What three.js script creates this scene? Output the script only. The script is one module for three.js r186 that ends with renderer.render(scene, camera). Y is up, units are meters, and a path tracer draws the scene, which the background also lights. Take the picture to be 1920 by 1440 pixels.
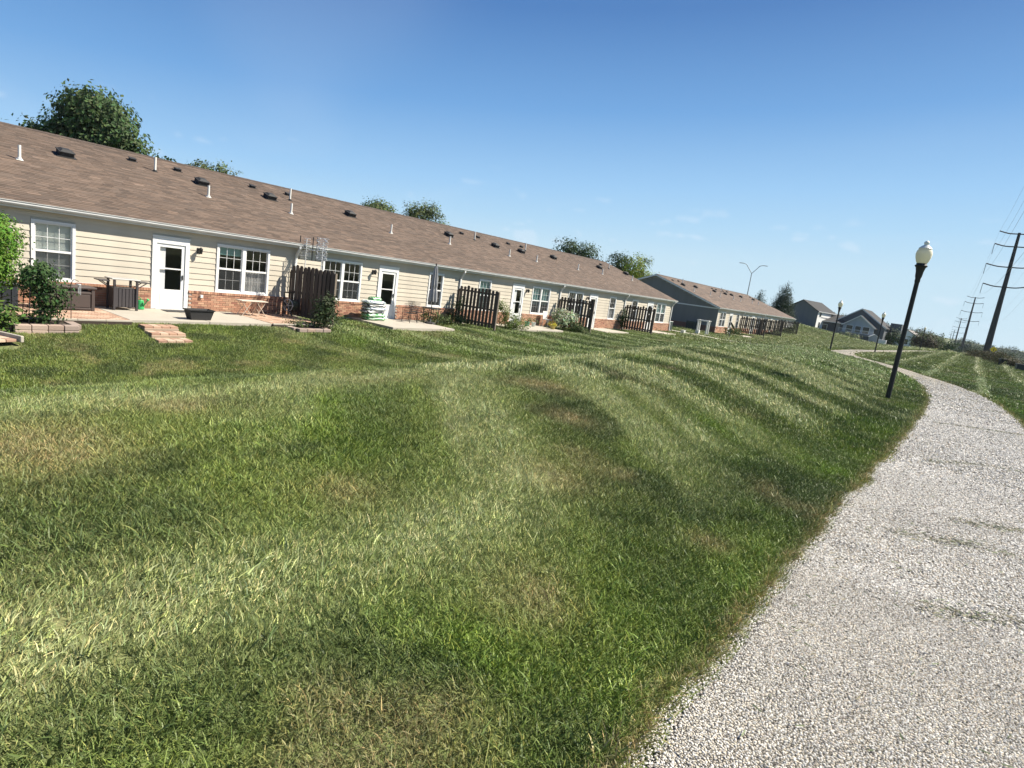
import * as THREE from 'three';
import { mergeGeometries, mergeVertices } from 'three/addons/utils/BufferGeometryUtils.js';
import { RoundedBoxGeometry } from 'three/addons/geometries/RoundedBoxGeometry.js';

// ------------------------------------------------------------------ camera, sky, sun, exposure
const scene = new THREE.Scene();
const camera = new THREE.PerspectiveCamera(66.4, 4 / 3, 0.1, 6000);
const EYE = new THREE.Vector3(0, 1.6, 0);
camera.position.copy(EYE);
camera.rotation.order = 'YXZ';
camera.rotation.set(-9.88 * Math.PI / 180, 36.2 * Math.PI / 180, 8.01 * Math.PI / 180);
camera.updateMatrixWorld(true);

const EXPOSURE = 2.2;
const renderer = new THREE.WebGLRenderer({ antialias: true });
renderer.toneMapping = THREE.LinearToneMapping;
renderer.toneMappingExposure = EXPOSURE;
renderer.shadowMap.enabled = true;
renderer.shadowMap.type = THREE.PCFSoftShadowMap;

const SUN_AZ = 48 * Math.PI / 180, SUN_EL = 47 * Math.PI / 180;
const SUN = new THREE.Vector3(Math.cos(SUN_EL) * Math.cos(SUN_AZ), Math.sin(SUN_EL), -Math.cos(SUN_EL) * Math.sin(SUN_AZ));
const sun = new THREE.DirectionalLight(new THREE.Color().setRGB(1.0, 0.93, 0.80), 5.0);
sun.name = 'sun';
sun.position.copy(SUN).multiplyScalar(200);
sun.castShadow = true;
sun.shadow.mapSize.set(4096, 4096);
Object.assign(sun.shadow.camera, { left: -90, right: 90, top: 90, bottom: -90, near: 1, far: 500 });
scene.add(sun, sun.target);

// seeded randomness and value noise
function rng(seed) { let a = seed >>> 0; return () => { a = (a + 0x6D2B79F5) | 0; let t = Math.imul(a ^ (a >>> 15), 1 | a); t = (t + Math.imul(t ^ (t >>> 7), 61 | t)) ^ t; return ((t ^ (t >>> 14)) >>> 0) / 4294967296; }; }
function hash2(i, j, s) { let h = Math.imul(i | 0, 374761393) ^ Math.imul(j | 0, 668265263) ^ Math.imul(s | 0, 2246822519); h = Math.imul(h ^ (h >>> 13), 1274126177); return ((h ^ (h >>> 16)) >>> 0) / 4294967296; }
function vnoise(x, y, s = 0, wrap = 0) {
  const i = Math.floor(x), j = Math.floor(y), f = x - i, g = y - j, u = f * f * (3 - 2 * f), v = g * g * (3 - 2 * g);
  const w = wrap ? (k) => ((k % wrap) + wrap) % wrap : (k) => k;
  const a = hash2(w(i), w(j), s), b = hash2(w(i + 1), w(j), s), c = hash2(w(i), w(j + 1), s), d = hash2(w(i + 1), w(j + 1), s);
  return a + (b - a) * u + (c - a) * v + (a - b - c + d) * u * v;
}
function fbm(x, y, s = 0, o = 4, wrap = 0) { let t = 0, k = 0.5, n = 0; for (let q = 0; q < o; q++) { t += k * vnoise(x, y, s + q * 17, wrap); n += k; x *= 2; y *= 2; wrap *= 2; k *= 0.5; } return t / n; }
const sstep = (a, b, x) => { const t = Math.min(1, Math.max(0, (x - a) / (b - a))); return t * t * (3 - 2 * t); };
const lerp = (a, b, t) => a + (b - a) * t;

{ // clear summer sky: blue above, pale towards the horizon and towards the sun, a few thin streaks of cirrus
  const w = 2048, h = 1024, px = new Float32Array(w * h * 4);
  const tab = [[0, .60, .77, .87], [4, .54, .735, .87], [7, .43, .665, .88], [10.3, .335, .58, .865], [16.5, .175, .385, .72], [24, .088, .225, .52], [35, .062, .165, .42], [60, .045, .12, .34], [90, .04, .11, .30]];
  const at = (el) => { el = Math.max(0, Math.min(90, el)); let k = 0; while (k < tab.length - 2 && tab[k + 1][0] < el) k++; const t = (el - tab[k][0]) / (tab[k + 1][0] - tab[k][0]); return [1, 2, 3].map((c) => lerp(tab[k][c], tab[k + 1][c], t)); };
  const sunAzimuth = Math.atan2(SUN.z, SUN.x);
  for (let j = 0; j < h; j++) {
    const el = ((j + .5) / h - .5) * Math.PI, elD = el * 180 / Math.PI;
    for (let i = 0; i < w; i++) {
      const az = ((i + .5) / w - .5) * 2 * Math.PI;
      const y = Math.sin(el), x = Math.cos(el) * Math.cos(az), z = Math.cos(el) * Math.sin(az);
      const ang = Math.acos(Math.max(-1, Math.min(1, x * SUN.x + y * SUN.y + z * SUN.z))) * 180 / Math.PI;
      const side = Math.cos(az - sunAzimuth);
      let c = at(elD < 0 ? 0 : elD + (2 - 4.5 * side) * sstep(0, 8, elD));
      if (elD < 0) c = [.30, .34, .30];
      const glow = .35 * Math.exp(-ang / 14);
      let ci = 0;
      if (elD > 0) { // cirrus lies in a high layer: noise on that plane
        const r = 1 / Math.max(.06, y), u = x * r, v = z * r;
        const a = .55, p = u * Math.cos(a) + v * Math.sin(a), q = -u * Math.sin(a) + v * Math.cos(a);
        const n = fbm(p * .22 + 3, q * .8 + 9, 71, 3);
        ci = sstep(.48, .9, n) * .07 * sstep(2, 8, elD) * (1 - sstep(22, 34, elD));
        const puffs = fbm(az * 22, elD * 1.3, 91, 4);
        ci += sstep(.70, .80, puffs) * .30 * sstep(.8, 2, elD) * (1 - sstep(6, 11, elD));
      }
      const k = (j * w + i) * 4;
      for (let q = 0; q < 3; q++) px[k + q] = (lerp(c[q], [.74, .84, .95][q], ci) + glow * [1, .97, .9][q]) * 1.06 / EXPOSURE;
      px[k + 3] = 1;
    }
  }
  const sky = new THREE.DataTexture(px, w, h, THREE.RGBAFormat, THREE.FloatType);
  sky.mapping = THREE.EquirectangularReflectionMapping;
  sky.magFilter = sky.minFilter = THREE.LinearFilter;
  sky.wrapS = THREE.RepeatWrapping;
  sky.needsUpdate = true;
  scene.background = sky;
  scene.environment = sky;
}

// ------------------------------------------------------------------ helpers
const V3 = (x, y, z) => new THREE.Vector3(x, y, z);
const lin = (r, g, b) => new THREE.Color().setRGB(r, g, b);
const taken = new Map();
function numbered(name) { const n = taken.get(name) || 0; taken.set(name, n + 1); return n ? name + '_' + String(n).padStart(3, '0') : name; }
function tag(o, label, category, group, kind) { if (label) o.userData.label = label; if (category) o.userData.category = category; if (group) o.userData.group = group; if (kind) o.userData.kind = kind; return o; }
function thing(name, label, category, [x, y, z] = [0, 0, 0], turn = 0, group) { const o = new THREE.Group(); o.name = numbered(name); o.position.set(x, y, z); o.rotation.y = turn; scene.add(o); return tag(o, label, category, group); }
function mesh(name, geo, mat, parent = scene) {
  if (Array.isArray(geo)) geo = merge(geo);
  const m = new THREE.Mesh(geo, mat); m.name = parent === scene ? numbered(name) : name; m.castShadow = m.receiveShadow = true; parent.add(m); return m;
}
function merge(list) {
  const flat = list.flat(9).map((g) => (g.index ? g.toNonIndexed() : g));
  const colored = flat.some((g) => g.attributes.color);
  for (const g of flat) {
    for (const k of Object.keys(g.attributes)) if (!['position', 'normal', 'uv', 'color'].includes(k)) g.deleteAttribute(k);
    if (!g.attributes.uv) g.setAttribute('uv', new THREE.BufferAttribute(new Float32Array(g.attributes.position.count * 2), 2));
    if (colored && !g.attributes.color) g.setAttribute('color', new THREE.BufferAttribute(new Float32Array(g.attributes.position.count * 3).fill(1), 3));
    if (!g.attributes.normal) g.computeVertexNormals();
  }
  return mergeGeometries(flat, false);
}
// uv in metres by the dominant direction of each face
function metreUV(g) {
  g = g.index ? g.toNonIndexed() : g;
  const p = g.attributes.position, n = g.attributes.normal, uv = new Float32Array(p.count * 2);
  for (let i = 0; i < p.count; i += 3) {
    const ax = Math.abs(n.getX(i) + n.getX(i + 1) + n.getX(i + 2)), ay = Math.abs(n.getY(i) + n.getY(i + 1) + n.getY(i + 2)), az = Math.abs(n.getZ(i) + n.getZ(i + 1) + n.getZ(i + 2));
    for (let k = i; k < i + 3; k++) {
      const x = p.getX(k), y = p.getY(k), z = p.getZ(k);
      if (ax >= ay && ax >= az) { uv[2 * k] = z; uv[2 * k + 1] = y; } else if (ay >= az) { uv[2 * k] = x; uv[2 * k + 1] = z; } else { uv[2 * k] = x; uv[2 * k + 1] = y; }
    }
  }
  g.setAttribute('uv', new THREE.BufferAttribute(uv, 2));
  return g;
}
function box(w, h, d, x = 0, y = 0, z = 0, ry = 0, rz = 0, rx = 0) { const g = new THREE.BoxGeometry(w, h, d); if (rx) g.rotateX(rx); if (rz) g.rotateZ(rz); if (ry) g.rotateY(ry); g.translate(x, y, z); return metreUV(g); }
function span(x0, x1, y0, y1, z0, z1) { return box(Math.abs(x1 - x0), Math.abs(y1 - y0), Math.abs(z1 - z0), (x0 + x1) / 2, (y0 + y1) / 2, (z0 + z1) / 2); }
function rbox(w, h, d, r, x = 0, y = 0, z = 0, ry = 0, rz = 0) { const g = new RoundedBoxGeometry(w, h, d, 2, r); if (rz) g.rotateZ(rz); if (ry) g.rotateY(ry); g.translate(x, y, z); return metreUV(g); }
function cyl(r0, r1, h, x = 0, y = 0, z = 0, n = 12) { const g = new THREE.CylinderGeometry(r1, r0, h, n); g.translate(x, y + h / 2, z); return g; }
function rod(a, b, r, n = 6, r1 = r) { const A = V3(...a), B = V3(...b), d = B.clone().sub(A), L = d.length(); const g = new THREE.CylinderGeometry(r1, r, L, n); g.translate(0, L / 2, 0); g.applyQuaternion(new THREE.Quaternion().setFromUnitVectors(V3(0, 1, 0), d.normalize())); g.translate(A.x, A.y, A.z); return g; }
function tube(pts, r, seg = 24, n = 6) { return new THREE.TubeGeometry(new THREE.CatmullRomCurve3(pts.map((p) => V3(...p))), seg, r, n, false); }
function lathe(pts, n = 20) { return new THREE.LatheGeometry(pts.map((p) => new THREE.Vector2(p[0], p[1])), n); }
function paint(g, r, gg, b) { g = g.index ? g.toNonIndexed() : g; const n = g.attributes.position.count, a = new Float32Array(n * 3); for (let i = 0; i < n; i++) { a[3 * i] = r; a[3 * i + 1] = gg; a[3 * i + 2] = b; } g.setAttribute('color', new THREE.BufferAttribute(a, 3)); return g; }
// quads / triangles collected with flat normals
class Soup {
  constructor() { this.p = []; this.c = []; this.u = []; }
  tri(a, b, c, col, ua, ub, uc) { this.p.push(...a, ...b, ...c); if (col) this.c.push(...col, ...col, ...col); this.u.push(...(ua || [0, 0]), ...(ub || [0, 0]), ...(uc || [0, 0])); }
  quad(a, b, c, d, col, ua, ub, uc, ud) { this.tri(a, b, c, col, ua, ub, uc); this.tri(a, c, d, col, ua, uc, ud); }
  geo() { const g = new THREE.BufferGeometry(); g.setAttribute('position', new THREE.BufferAttribute(new Float32Array(this.p), 3)); g.setAttribute('uv', new THREE.BufferAttribute(new Float32Array(this.u), 2)); if (this.c.length) g.setAttribute('color', new THREE.BufferAttribute(new Float32Array(this.c), 3)); g.computeVertexNormals(); return g; }
}
// procedural textures: f(u, v) in 0..1, tileable when f is
function texture(n, f, srgb, rx = 1, ry = rx, m = n) {
  const d = new Uint8Array(n * m * 4);
  for (let j = 0; j < m; j++) for (let i = 0; i < n; i++) { const c = f((i + .5) / n, (j + .5) / m), k = (j * n + i) * 4; const q = typeof c === 'number' ? [c, c, c] : c; for (let t = 0; t < 3; t++) d[k + t] = Math.max(0, Math.min(255, q[t] * 255)); d[k + 3] = 255; }
  const t = new THREE.DataTexture(d, n, m, THREE.RGBAFormat);
  t.wrapS = t.wrapT = THREE.RepeatWrapping; t.magFilter = THREE.LinearFilter; t.minFilter = THREE.LinearMipmapLinearFilter; t.generateMipmaps = true;
  if (srgb) t.colorSpace = THREE.SRGBColorSpace; t.repeat.set(rx, ry); t.needsUpdate = true; return t;
}
const std = (r, g, b, rough = .7, o = {}) => new THREE.MeshStandardMaterial({ color: lin(r, g, b), roughness: rough, side: THREE.DoubleSide, ...o });
const phys = (r, g, b, rough = .7, o = {}) => new THREE.MeshPhysicalMaterial({ color: lin(r, g, b), roughness: rough, side: THREE.DoubleSide, ...o });

// shared textures (uv in metres: repeat = tiles per metre)
const T = {
  mottle: texture(256, (u, v) => { const n = fbm(u * 8, v * 8, 5, 5, 8); return lerp(.80, 1.0, n) * 1.0; }, false, .5),
  fine: texture(256, (u, v) => lerp(.78, 1, fbm(u * 64, v * 64, 6, 3, 64)), false, 1),
  grain: texture(256, (u, v) => { const n = fbm(u * 4, v * 64, 7, 4, 4), k = fbm(u * 2, v * 8, 8, 3, 2); return lerp(.62, 1, n * .7 + k * .3); }, false, .7, 2.2),
  grainUp: texture(256, (u, v) => { const n = fbm(u * 64, v * 4, 9, 4, 0), k = fbm(u * 10, v * 3, 10, 3, 0); return lerp(.45, 1, n * .6 + k * .4); }, false, 2.2, .7),
  concrete: texture(512, (u, v) => { const n = fbm(u * 6, v * 6, 11, 5, 6), s = fbm(u * 100, v * 100, 12, 2, 100); const g = lerp(.74, 1, n * .6 + s * .4); return [g, g * .985, g * .955]; }, false, .6),
};
T.mottle.colorSpace = T.grain.colorSpace = T.grainUp.colorSpace = T.fine.colorSpace = T.concrete.colorSpace = THREE.NoColorSpace;
const M = {
  siding: std(0.575, 0.515, 0.42, .62, { map: T.grain, bumpMap: T.grain, bumpScale: .0008 }),
  sidingGrey: std(0.295, 0.283, 0.254, .65, { map: T.grain }),
  white: std(0.656, 0.656, 0.648, .45, { map: T.mottle }),
  vinyl: std(0.672, 0.672, 0.664, .35),
  mortar: std(0.476, 0.41, 0.344, .9, { map: T.fine }),
  brick: std(0.82, 0.82, 0.82, .85, { vertexColors: true, map: T.fine }),
  shingle: std(0.88, 0.82, 0.775, .92, { vertexColors: true, map: T.fine, bumpMap: T.fine, bumpScale: .003 }),
  roofPlain: std(0.131, 0.094, 0.074, .95, { map: T.fine }),
  concrete: std(0.41, 0.377, 0.324, .88, { map: T.concrete, bumpMap: T.concrete, bumpScale: .002 }),
  glass: phys(1, 1, 1, .02, { transmission: 1, thickness: 0, ior: 1.52, specularIntensity: 1 }),
  screen: std(.03, .033, .035, .8, { transparent: true, opacity: .42 }),
  inside: std(0.246, 0.238, 0.221, .9),
  blind: std(0.607, 0.656, 0.607, .8),
  blindTeal: std(0.18, 0.344, 0.328, .8),
  sheer: std(0.59, 0.59, 0.574, .9),
  wood: std(0.102, 0.08, 0.064, .9, { map: T.grainUp, bumpMap: T.grainUp, bumpScale: .003 }),
  woodPost: std(0.213, 0.172, 0.135, .9, { map: T.grainUp, bumpMap: T.grainUp, bumpScale: .003 }),
  black: std(.014, .014, .015, .45),
  blackRough: std(.02, .02, .021, .75, { map: T.mottle }),
  lampPost: std(.006, .006, .007, .6),
  pvc: std(0.607, 0.599, 0.566, .45),
  resinBrown: std(0.07, 0.051, 0.045, .6, { map: T.grain }),
  resinGrey: std(.050, .043, .046, .55, { map: T.grain }),
  soil: std(.045, .032, .024, .95, { map: T.fine }),
  alu: std(0.59, 0.599, 0.607, .4, { metalness: .2 }),
  steel: std(.020, .021, .022, .65, { metalness: .2, map: T.mottle }),
};

// ------------------------------------------------------------------ terrain
const TX = [-1600, -400, -120, -60, -36, -20, -18.6, -17.2, -16, -14.5, -12, -10, -8, -6, -4, -2, -.8, 1.7, 4, 7, 12, 20, 40, 120, 400, 1600];
const TZ = [1600, 200, 30, 10, 0, -10, -20, -33, -50, -75, -100, -150, -220, -420, -800, -1600];
//          -1600 -400 -120  -60  -36  -20  -18.6 -17.2  -16  -14.5   -12   -10    -8    -6   -4    -2   -.8   1.7    4     7    12    20    40   120  400  1600
const TH = [
  [-2, -2, -1.0, -.9, -.9, -.89, -.89, -.90, -1.06, -1.22, -1.32, -1.05, -.42, .10, .30, .12, 0, 0, -.05, -.25, -.8, -1.8, -3.5, -6, -8, -2],
  [-2, -2, -1.0, -.9, -.9, -.89, -.89, -.90, -1.06, -1.22, -1.32, -1.05, -.42, .10, .30, .12, 0, 0, -.05, -.25, -.8, -1.8, -3.5, -6, -8, -2],
  [-2, -2, -1.0, -.9, -.9, -.89, -.89, -.90, -1.06, -1.22, -1.32, -1.05, -.42, .10, .30, .12, 0, 0, -.05, -.25, -.8, -1.8, -3.5, -6, -8, -2],
  [-2, -2, -1.0, -.9, -.9, -.89, -.89, -.90, -1.06, -1.22, -1.32, -1.05, -.42, .10, .30, .12, 0, 0, -.05, -.25, -.8, -1.8, -3.5, -6, -8, -2],
  [-2, -2, -1.0, -.9, -.9, -.89, -.89, -.90, -1.06, -1.22, -1.32, -1.05, -.42, .10, .30, .12, 0, 0, -.05, -.25, -.8, -1.8, -3.5, -6, -8, -2],
  [-2, -2, -1.0, -.9, -.9, -.89, -.89, -.90, -1.04, -1.18, -1.24, -.92, -.28, .20, .32, .12, 0, 0, -.05, -.25, -.8, -1.8, -3.5, -6, -8, -2],
  [-2, -2, -1.0, -.9, -.9, -.89, -.89, -.90, -1.00, -1.08, -.98, -.52, .02, .30, .32, .10, -.02, -.02, -.06, -.25, -.8, -1.8, -3.5, -6, -8, -2],
  [-2, -1, -.8, -.8, -.85, -.88, -.88, -.88, -.95, -.96, -.74, -.30, .02, .10, .05, -.06, -.13, -.13, -.16, -.35, -.9, -1.9, -3.6, -6, -8, -2],
  [-1, 0, 0, -.4, -.7, -.84, -.85, -.88, -.90, -.86, -.66, -.44, -.31, -.28, -.28, -.29, -.30, -.32, -.35, -.5, -1.0, -2.0, -3.7, -6, -8, -2],
  [0, 3, 2, .6, -.2, -.72, -.72, -.72, -.71, -.66, -.55, -.45, -.38, -.35, -.34, -.32, -.30, -.25, -.20, -.32, -1.0, -2.2, -4, -6.5, -8, -2],
  [2, 5, 4, 2.6, 1.6, .7, .55, .35, .15, -.1, -.4, -.45, -.42, -.36, -.26, -.20, -.18, -.12, -.08, -.35, -1.1, -2.3, -4.2, -7, -9, -2],
  [4, 7, 5, 2.6, 1.2, -.5, -.7, -.9, -1.05, -1.15, -1.1, -1.0, -.9, -.75, -.6, -.50, -.48, -.5, -.6, -.95, -1.8, -3, -5, -8, -10, -2],
  [6, 8, 5, 2.0, -.1, -2.2, -2.3, -2.4, -2.4, -2.4, -2.3, -2.2, -2.1, -1.9, -1.8, -1.7, -1.7, -1.8, -2, -2.4, -3, -4.4, -6.5, -9, -11, -2],
  [8, 8, 4, 0, -2, -3, -3.1, -3.2, -3.3, -3.4, -3.5, -3.7, -3.8, -4, -4, -4.1, -4.2, -4.4, -4.6, -5, -5.6, -6.5, -8, -11, -12, -2],
  [14, 12, 5, -1, -4, -6, -6, -6, -6.2, -6.3, -6.5, -6.7, -6.9, -7, -7, -7, -7, -7.2, -7.4, -7.6, -8, -9, -10, -12, -12, -2],
  [26, 24, 16, 12, 11, 10, 10, 10, 10, 10, 10, 10, 10, 10, 10, 10, 10, 10, 10, 9, 8, 7, 6, 4, 2, 0],
];
function locate(a, v, down) { let k = 0; while (k < a.length - 2 && (down ? a[k + 1] > v : a[k + 1] < v)) k++; return k; }
function herm(xs, ys, k, x) { // cubic Hermite with limited finite-difference slopes
  const n = xs.length, d = (i) => (ys[i + 1] - ys[i]) / (xs[i + 1] - xs[i]);
  const slope = (i) => { if (i === 0) return d(0); if (i === n - 1) return d(n - 2); const a = d(i - 1), b = d(i); if (a * b <= 0) return 0; return 2 * a * b / (a + b); };
  const h = xs[k + 1] - xs[k], t = Math.max(0, Math.min(1, (x - xs[k]) / h)), t2 = t * t, t3 = t2 * t;
  return ys[k] * (2 * t3 - 3 * t2 + 1) + slope(k) * h * (t3 - 2 * t2 + t) + ys[k + 1] * (-2 * t3 + 3 * t2) + slope(k + 1) * h * (t3 - t2);
}
function H(x, z) {
  const kz = locate(TZ, z, true), rows = [];
  for (let r = 0; r < TZ.length; r++) rows.push(0);
  const kx = locate(TX, x);
  for (let r = Math.max(0, kz - 1); r <= Math.min(TZ.length - 1, kz + 2); r++) rows[r] = herm(TX, TH[r], kx, x);
  if (kz > 0 && kz < TZ.length - 2) return herm(TZ, rows, kz, z) + small(x, z);
  const t = Math.max(0, Math.min(1, (z - TZ[kz]) / (TZ[kz + 1] - TZ[kz])));
  return lerp(rows[kz], rows[kz + 1], t) + small(x, z);
}
function small(x, z) { // unevenness of the turf, none on the path
  const off = Math.abs(x - pathX(z)) - .9;
  return (fbm(x * .55 + 40, z * .55 + 40, 21, 3) - .5) * .07 * sstep(0, 1.2, off) * sstep(-21, -16.5, x);
}
// walking path: centre line by z
const PZ = [1600, 6, 0, -6, -12, -17, -23, -29, -35, -41, -46, -51, -55, -62, -70, -80, -100, -130];
const PX = [0.28, .28, .30, .40, .55, .63, .40, -.35, -1.9, -4.1, -5.75, -6.75, -7.05, -7.0, -6.6, -5.9, -4.6, -2.0];
const PW = .93;
function pathX(z) { const k = locate(PZ, z, true); if (k === 0) return .28; return herm(PZ, PX, k, Math.max(-130, z)); }
function pathHalf(z) { const e = .6, s = (pathX(z + e) - pathX(z - e)) / (2 * e); return PW * Math.sqrt(1 + s * s); }
const edgeWob = (z, s) => (fbm(z * 1.7, s * 7.3, 33, 4) - .5) * .16 + (fbm(z * 9, s * 3.1, 35, 2) - .5) * .05;
const onPath = (x, z, m = 0) => { if (z < -140) return false; const c = pathX(z), w = pathHalf(z); return x > c - w - m + edgeWob(z, 1) && x < c + w + m + edgeWob(z, 2); };

{ // the ground sheet
  const xs = [], zs = [];
  for (let x = -1600; x < -120; x += 80) xs.push(x); for (let x = -120; x < -40; x += 8) xs.push(x); for (let x = -40; x < -19; x += 1.5) xs.push(x);
  for (let x = -19; x < 12; x += .25) xs.push(x); for (let x = 12; x < 40; x += 1.5) xs.push(x); for (let x = 40; x < 200; x += 10) xs.push(x); for (let x = 200; x <= 1600; x += 100) xs.push(x);
  for (let z = 1600; z > 100; z -= 100) zs.push(z); for (let z = 100; z > 6; z -= 4) zs.push(z); for (let z = 6; z > -40; z -= .3) zs.push(z); for (let z = -40; z > -110; z -= .8) zs.push(z); for (let z = -110; z > -260; z -= 4) zs.push(z); for (let z = -260; z > -900; z -= 20) zs.push(z); for (let z = -900; z >= -1600; z -= 100) zs.push(z);
  const nx = xs.length, nz = zs.length, pos = new Float32Array(nx * nz * 3), uv = new Float32Array(nx * nz * 2), idx = [];
  for (let j = 0; j < nz; j++) for (let i = 0; i < nx; i++) { const k = j * nx + i, x = xs[i], z = zs[j]; let y = H(x, z); if (onPath(x, z, -.3)) y -= .03; pos.set([x, y, z], k * 3); uv.set([x, z], k * 2); }
  for (let j = 0; j < nz - 1; j++) for (let i = 0; i < nx - 1; i++) { const a = j * nx + i; idx.push(a, a + 1, a + nx, a + 1, a + nx + 1, a + nx); }
  const g = new THREE.BufferGeometry(); g.setAttribute('position', new THREE.BufferAttribute(pos, 3)); g.setAttribute('uv', new THREE.BufferAttribute(uv, 2)); g.setIndex(idx); g.computeVertexNormals();
  const t = texture(1024, (u, v) => { // turf: thatch and blades, patches of paler and yellower growth
    const a = fbm(u * 12, v * 12, 41, 4, 12), b = fbm(u * 160, v * 160, 43, 3, 160), c = fbm(u * 5, v * 5, 47, 3, 5);
    const k = lerp(.55, 1.35, b); let r = .105, gg = .130, bb = .036; const dry = sstep(.52, .75, c) * .6, deep = sstep(.5, .8, a) * .5;
    r = lerp(r, .20, dry); gg = lerp(gg, .18, dry); bb = lerp(bb, .085, dry); r = lerp(r, .06, deep); gg = lerp(gg, .11, deep); bb = lerp(bb, .02, deep);
    return [r * k, gg * k, bb * k].map((q) => Math.pow(q, 1 / 2.2));
  }, true, 1 / 12);
  const bt = texture(512, (u, v) => fbm(u * 90, v * 90, 51, 3, 90), false, 1 / 5);
  const m = std(1, 1, 1, .95, { map: t, bumpMap: bt, bumpScale: .04 });
  const o = mesh('ground', g, m); o.userData.kind = 'structure'; tag(o, 'mown lawn ground rolling down from the path to the buildings', 'ground');
}

{ // the path: crushed stone rolled into tar, ragged edges
  const zs = []; for (let z = 6; z > -30; z -= .12) zs.push(z); for (let z = -30; z > -130; z -= .5) zs.push(z);
  const nx = 17, pos = [], uv = [], idx = [];
  zs.forEach((z, j) => { const c = pathX(z), w = pathHalf(z), a = c - w + edgeWob(z, 1) - .02, b = c + w + edgeWob(z, 2) + .02; for (let i = 0; i < nx; i++) { const t = i / (nx - 1), x = lerp(a, b, t); const crown = .018 * (1 - Math.pow(2 * t - 1, 4)); pos.push(x, H(x, z) + .004 + crown - (i === 0 || i === nx - 1 ? .03 : 0), z); uv.push(x, z); } if (j) for (let i = 0; i < nx - 1; i++) { const q = (j - 1) * nx + i; idx.push(q, q + 1, q + nx, q + 1, q + nx + 1, q + nx); } });
  const g = new THREE.BufferGeometry(); g.setAttribute('position', new THREE.BufferAttribute(new Float32Array(pos), 3)); g.setAttribute('uv', new THREE.BufferAttribute(new Float32Array(uv), 2)); g.setIndex(idx); g.computeVertexNormals();
  // one cell of crushed stone: pale angular chips with darker joints
  const N = 150, chip = (u, v) => { const x = u * N, y = v * N, i = Math.floor(x), j = Math.floor(y); let d1 = 9, d2 = 9, id = 0; for (let q = -1; q <= 1; q++) for (let p = -1; p <= 1; p++) { const a = ((i + p) % N + N) % N, b = ((j + q) % N + N) % N; const dx = i + p + hash2(a, b, 61) - x, dy = j + q + hash2(a, b, 62) - y, d = dx * dx + dy * dy; if (d < d1) { d2 = d1; d1 = d; id = hash2(a, b, 63); } else if (d < d2) d2 = d; } return [Math.sqrt(d2) - Math.sqrt(d1), id]; };
  const t = texture(1024, (u, v) => { const [e, id] = chip(u, v), big = fbm(u * 5, v * 5, 64, 4, 5), hue = fbm(u * 3 + 7, v * 3, 67, 3, 3); const k = lerp(.28, 1, sstep(.02, .28, e)) * lerp(.62, 1.0, id) * lerp(.82, 1.08, big); return [k * .80, k * lerp(.765, .785, hue), k * lerp(.70, .745, hue)]; }, true, 1 / 2);
  const bt = texture(1024, (u, v) => sstep(0, .35, chip(u, v)[0]), false, 1 / 2);
  const m = std(.93, .905, .85, .9, { map: t, bumpMap: bt, bumpScale: .006 });
  const o = mesh('path', g, m); o.userData.kind = 'structure'; tag(o, 'pale crushed stone walking path curving away to the left', 'path');
}

// ------------------------------------------------------------------ the long single-storey buildings
const SLAB = -.78, HALF = 7.3, SLOPE = .347, RIDGE = 5.26, WALL_TOP = 2.50, BRICK_TOP = .64, EAVE = .22;
const roofY = (x) => RIDGE - SLOPE * (HALF + x); // x outwards from the front wall, local
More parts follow.
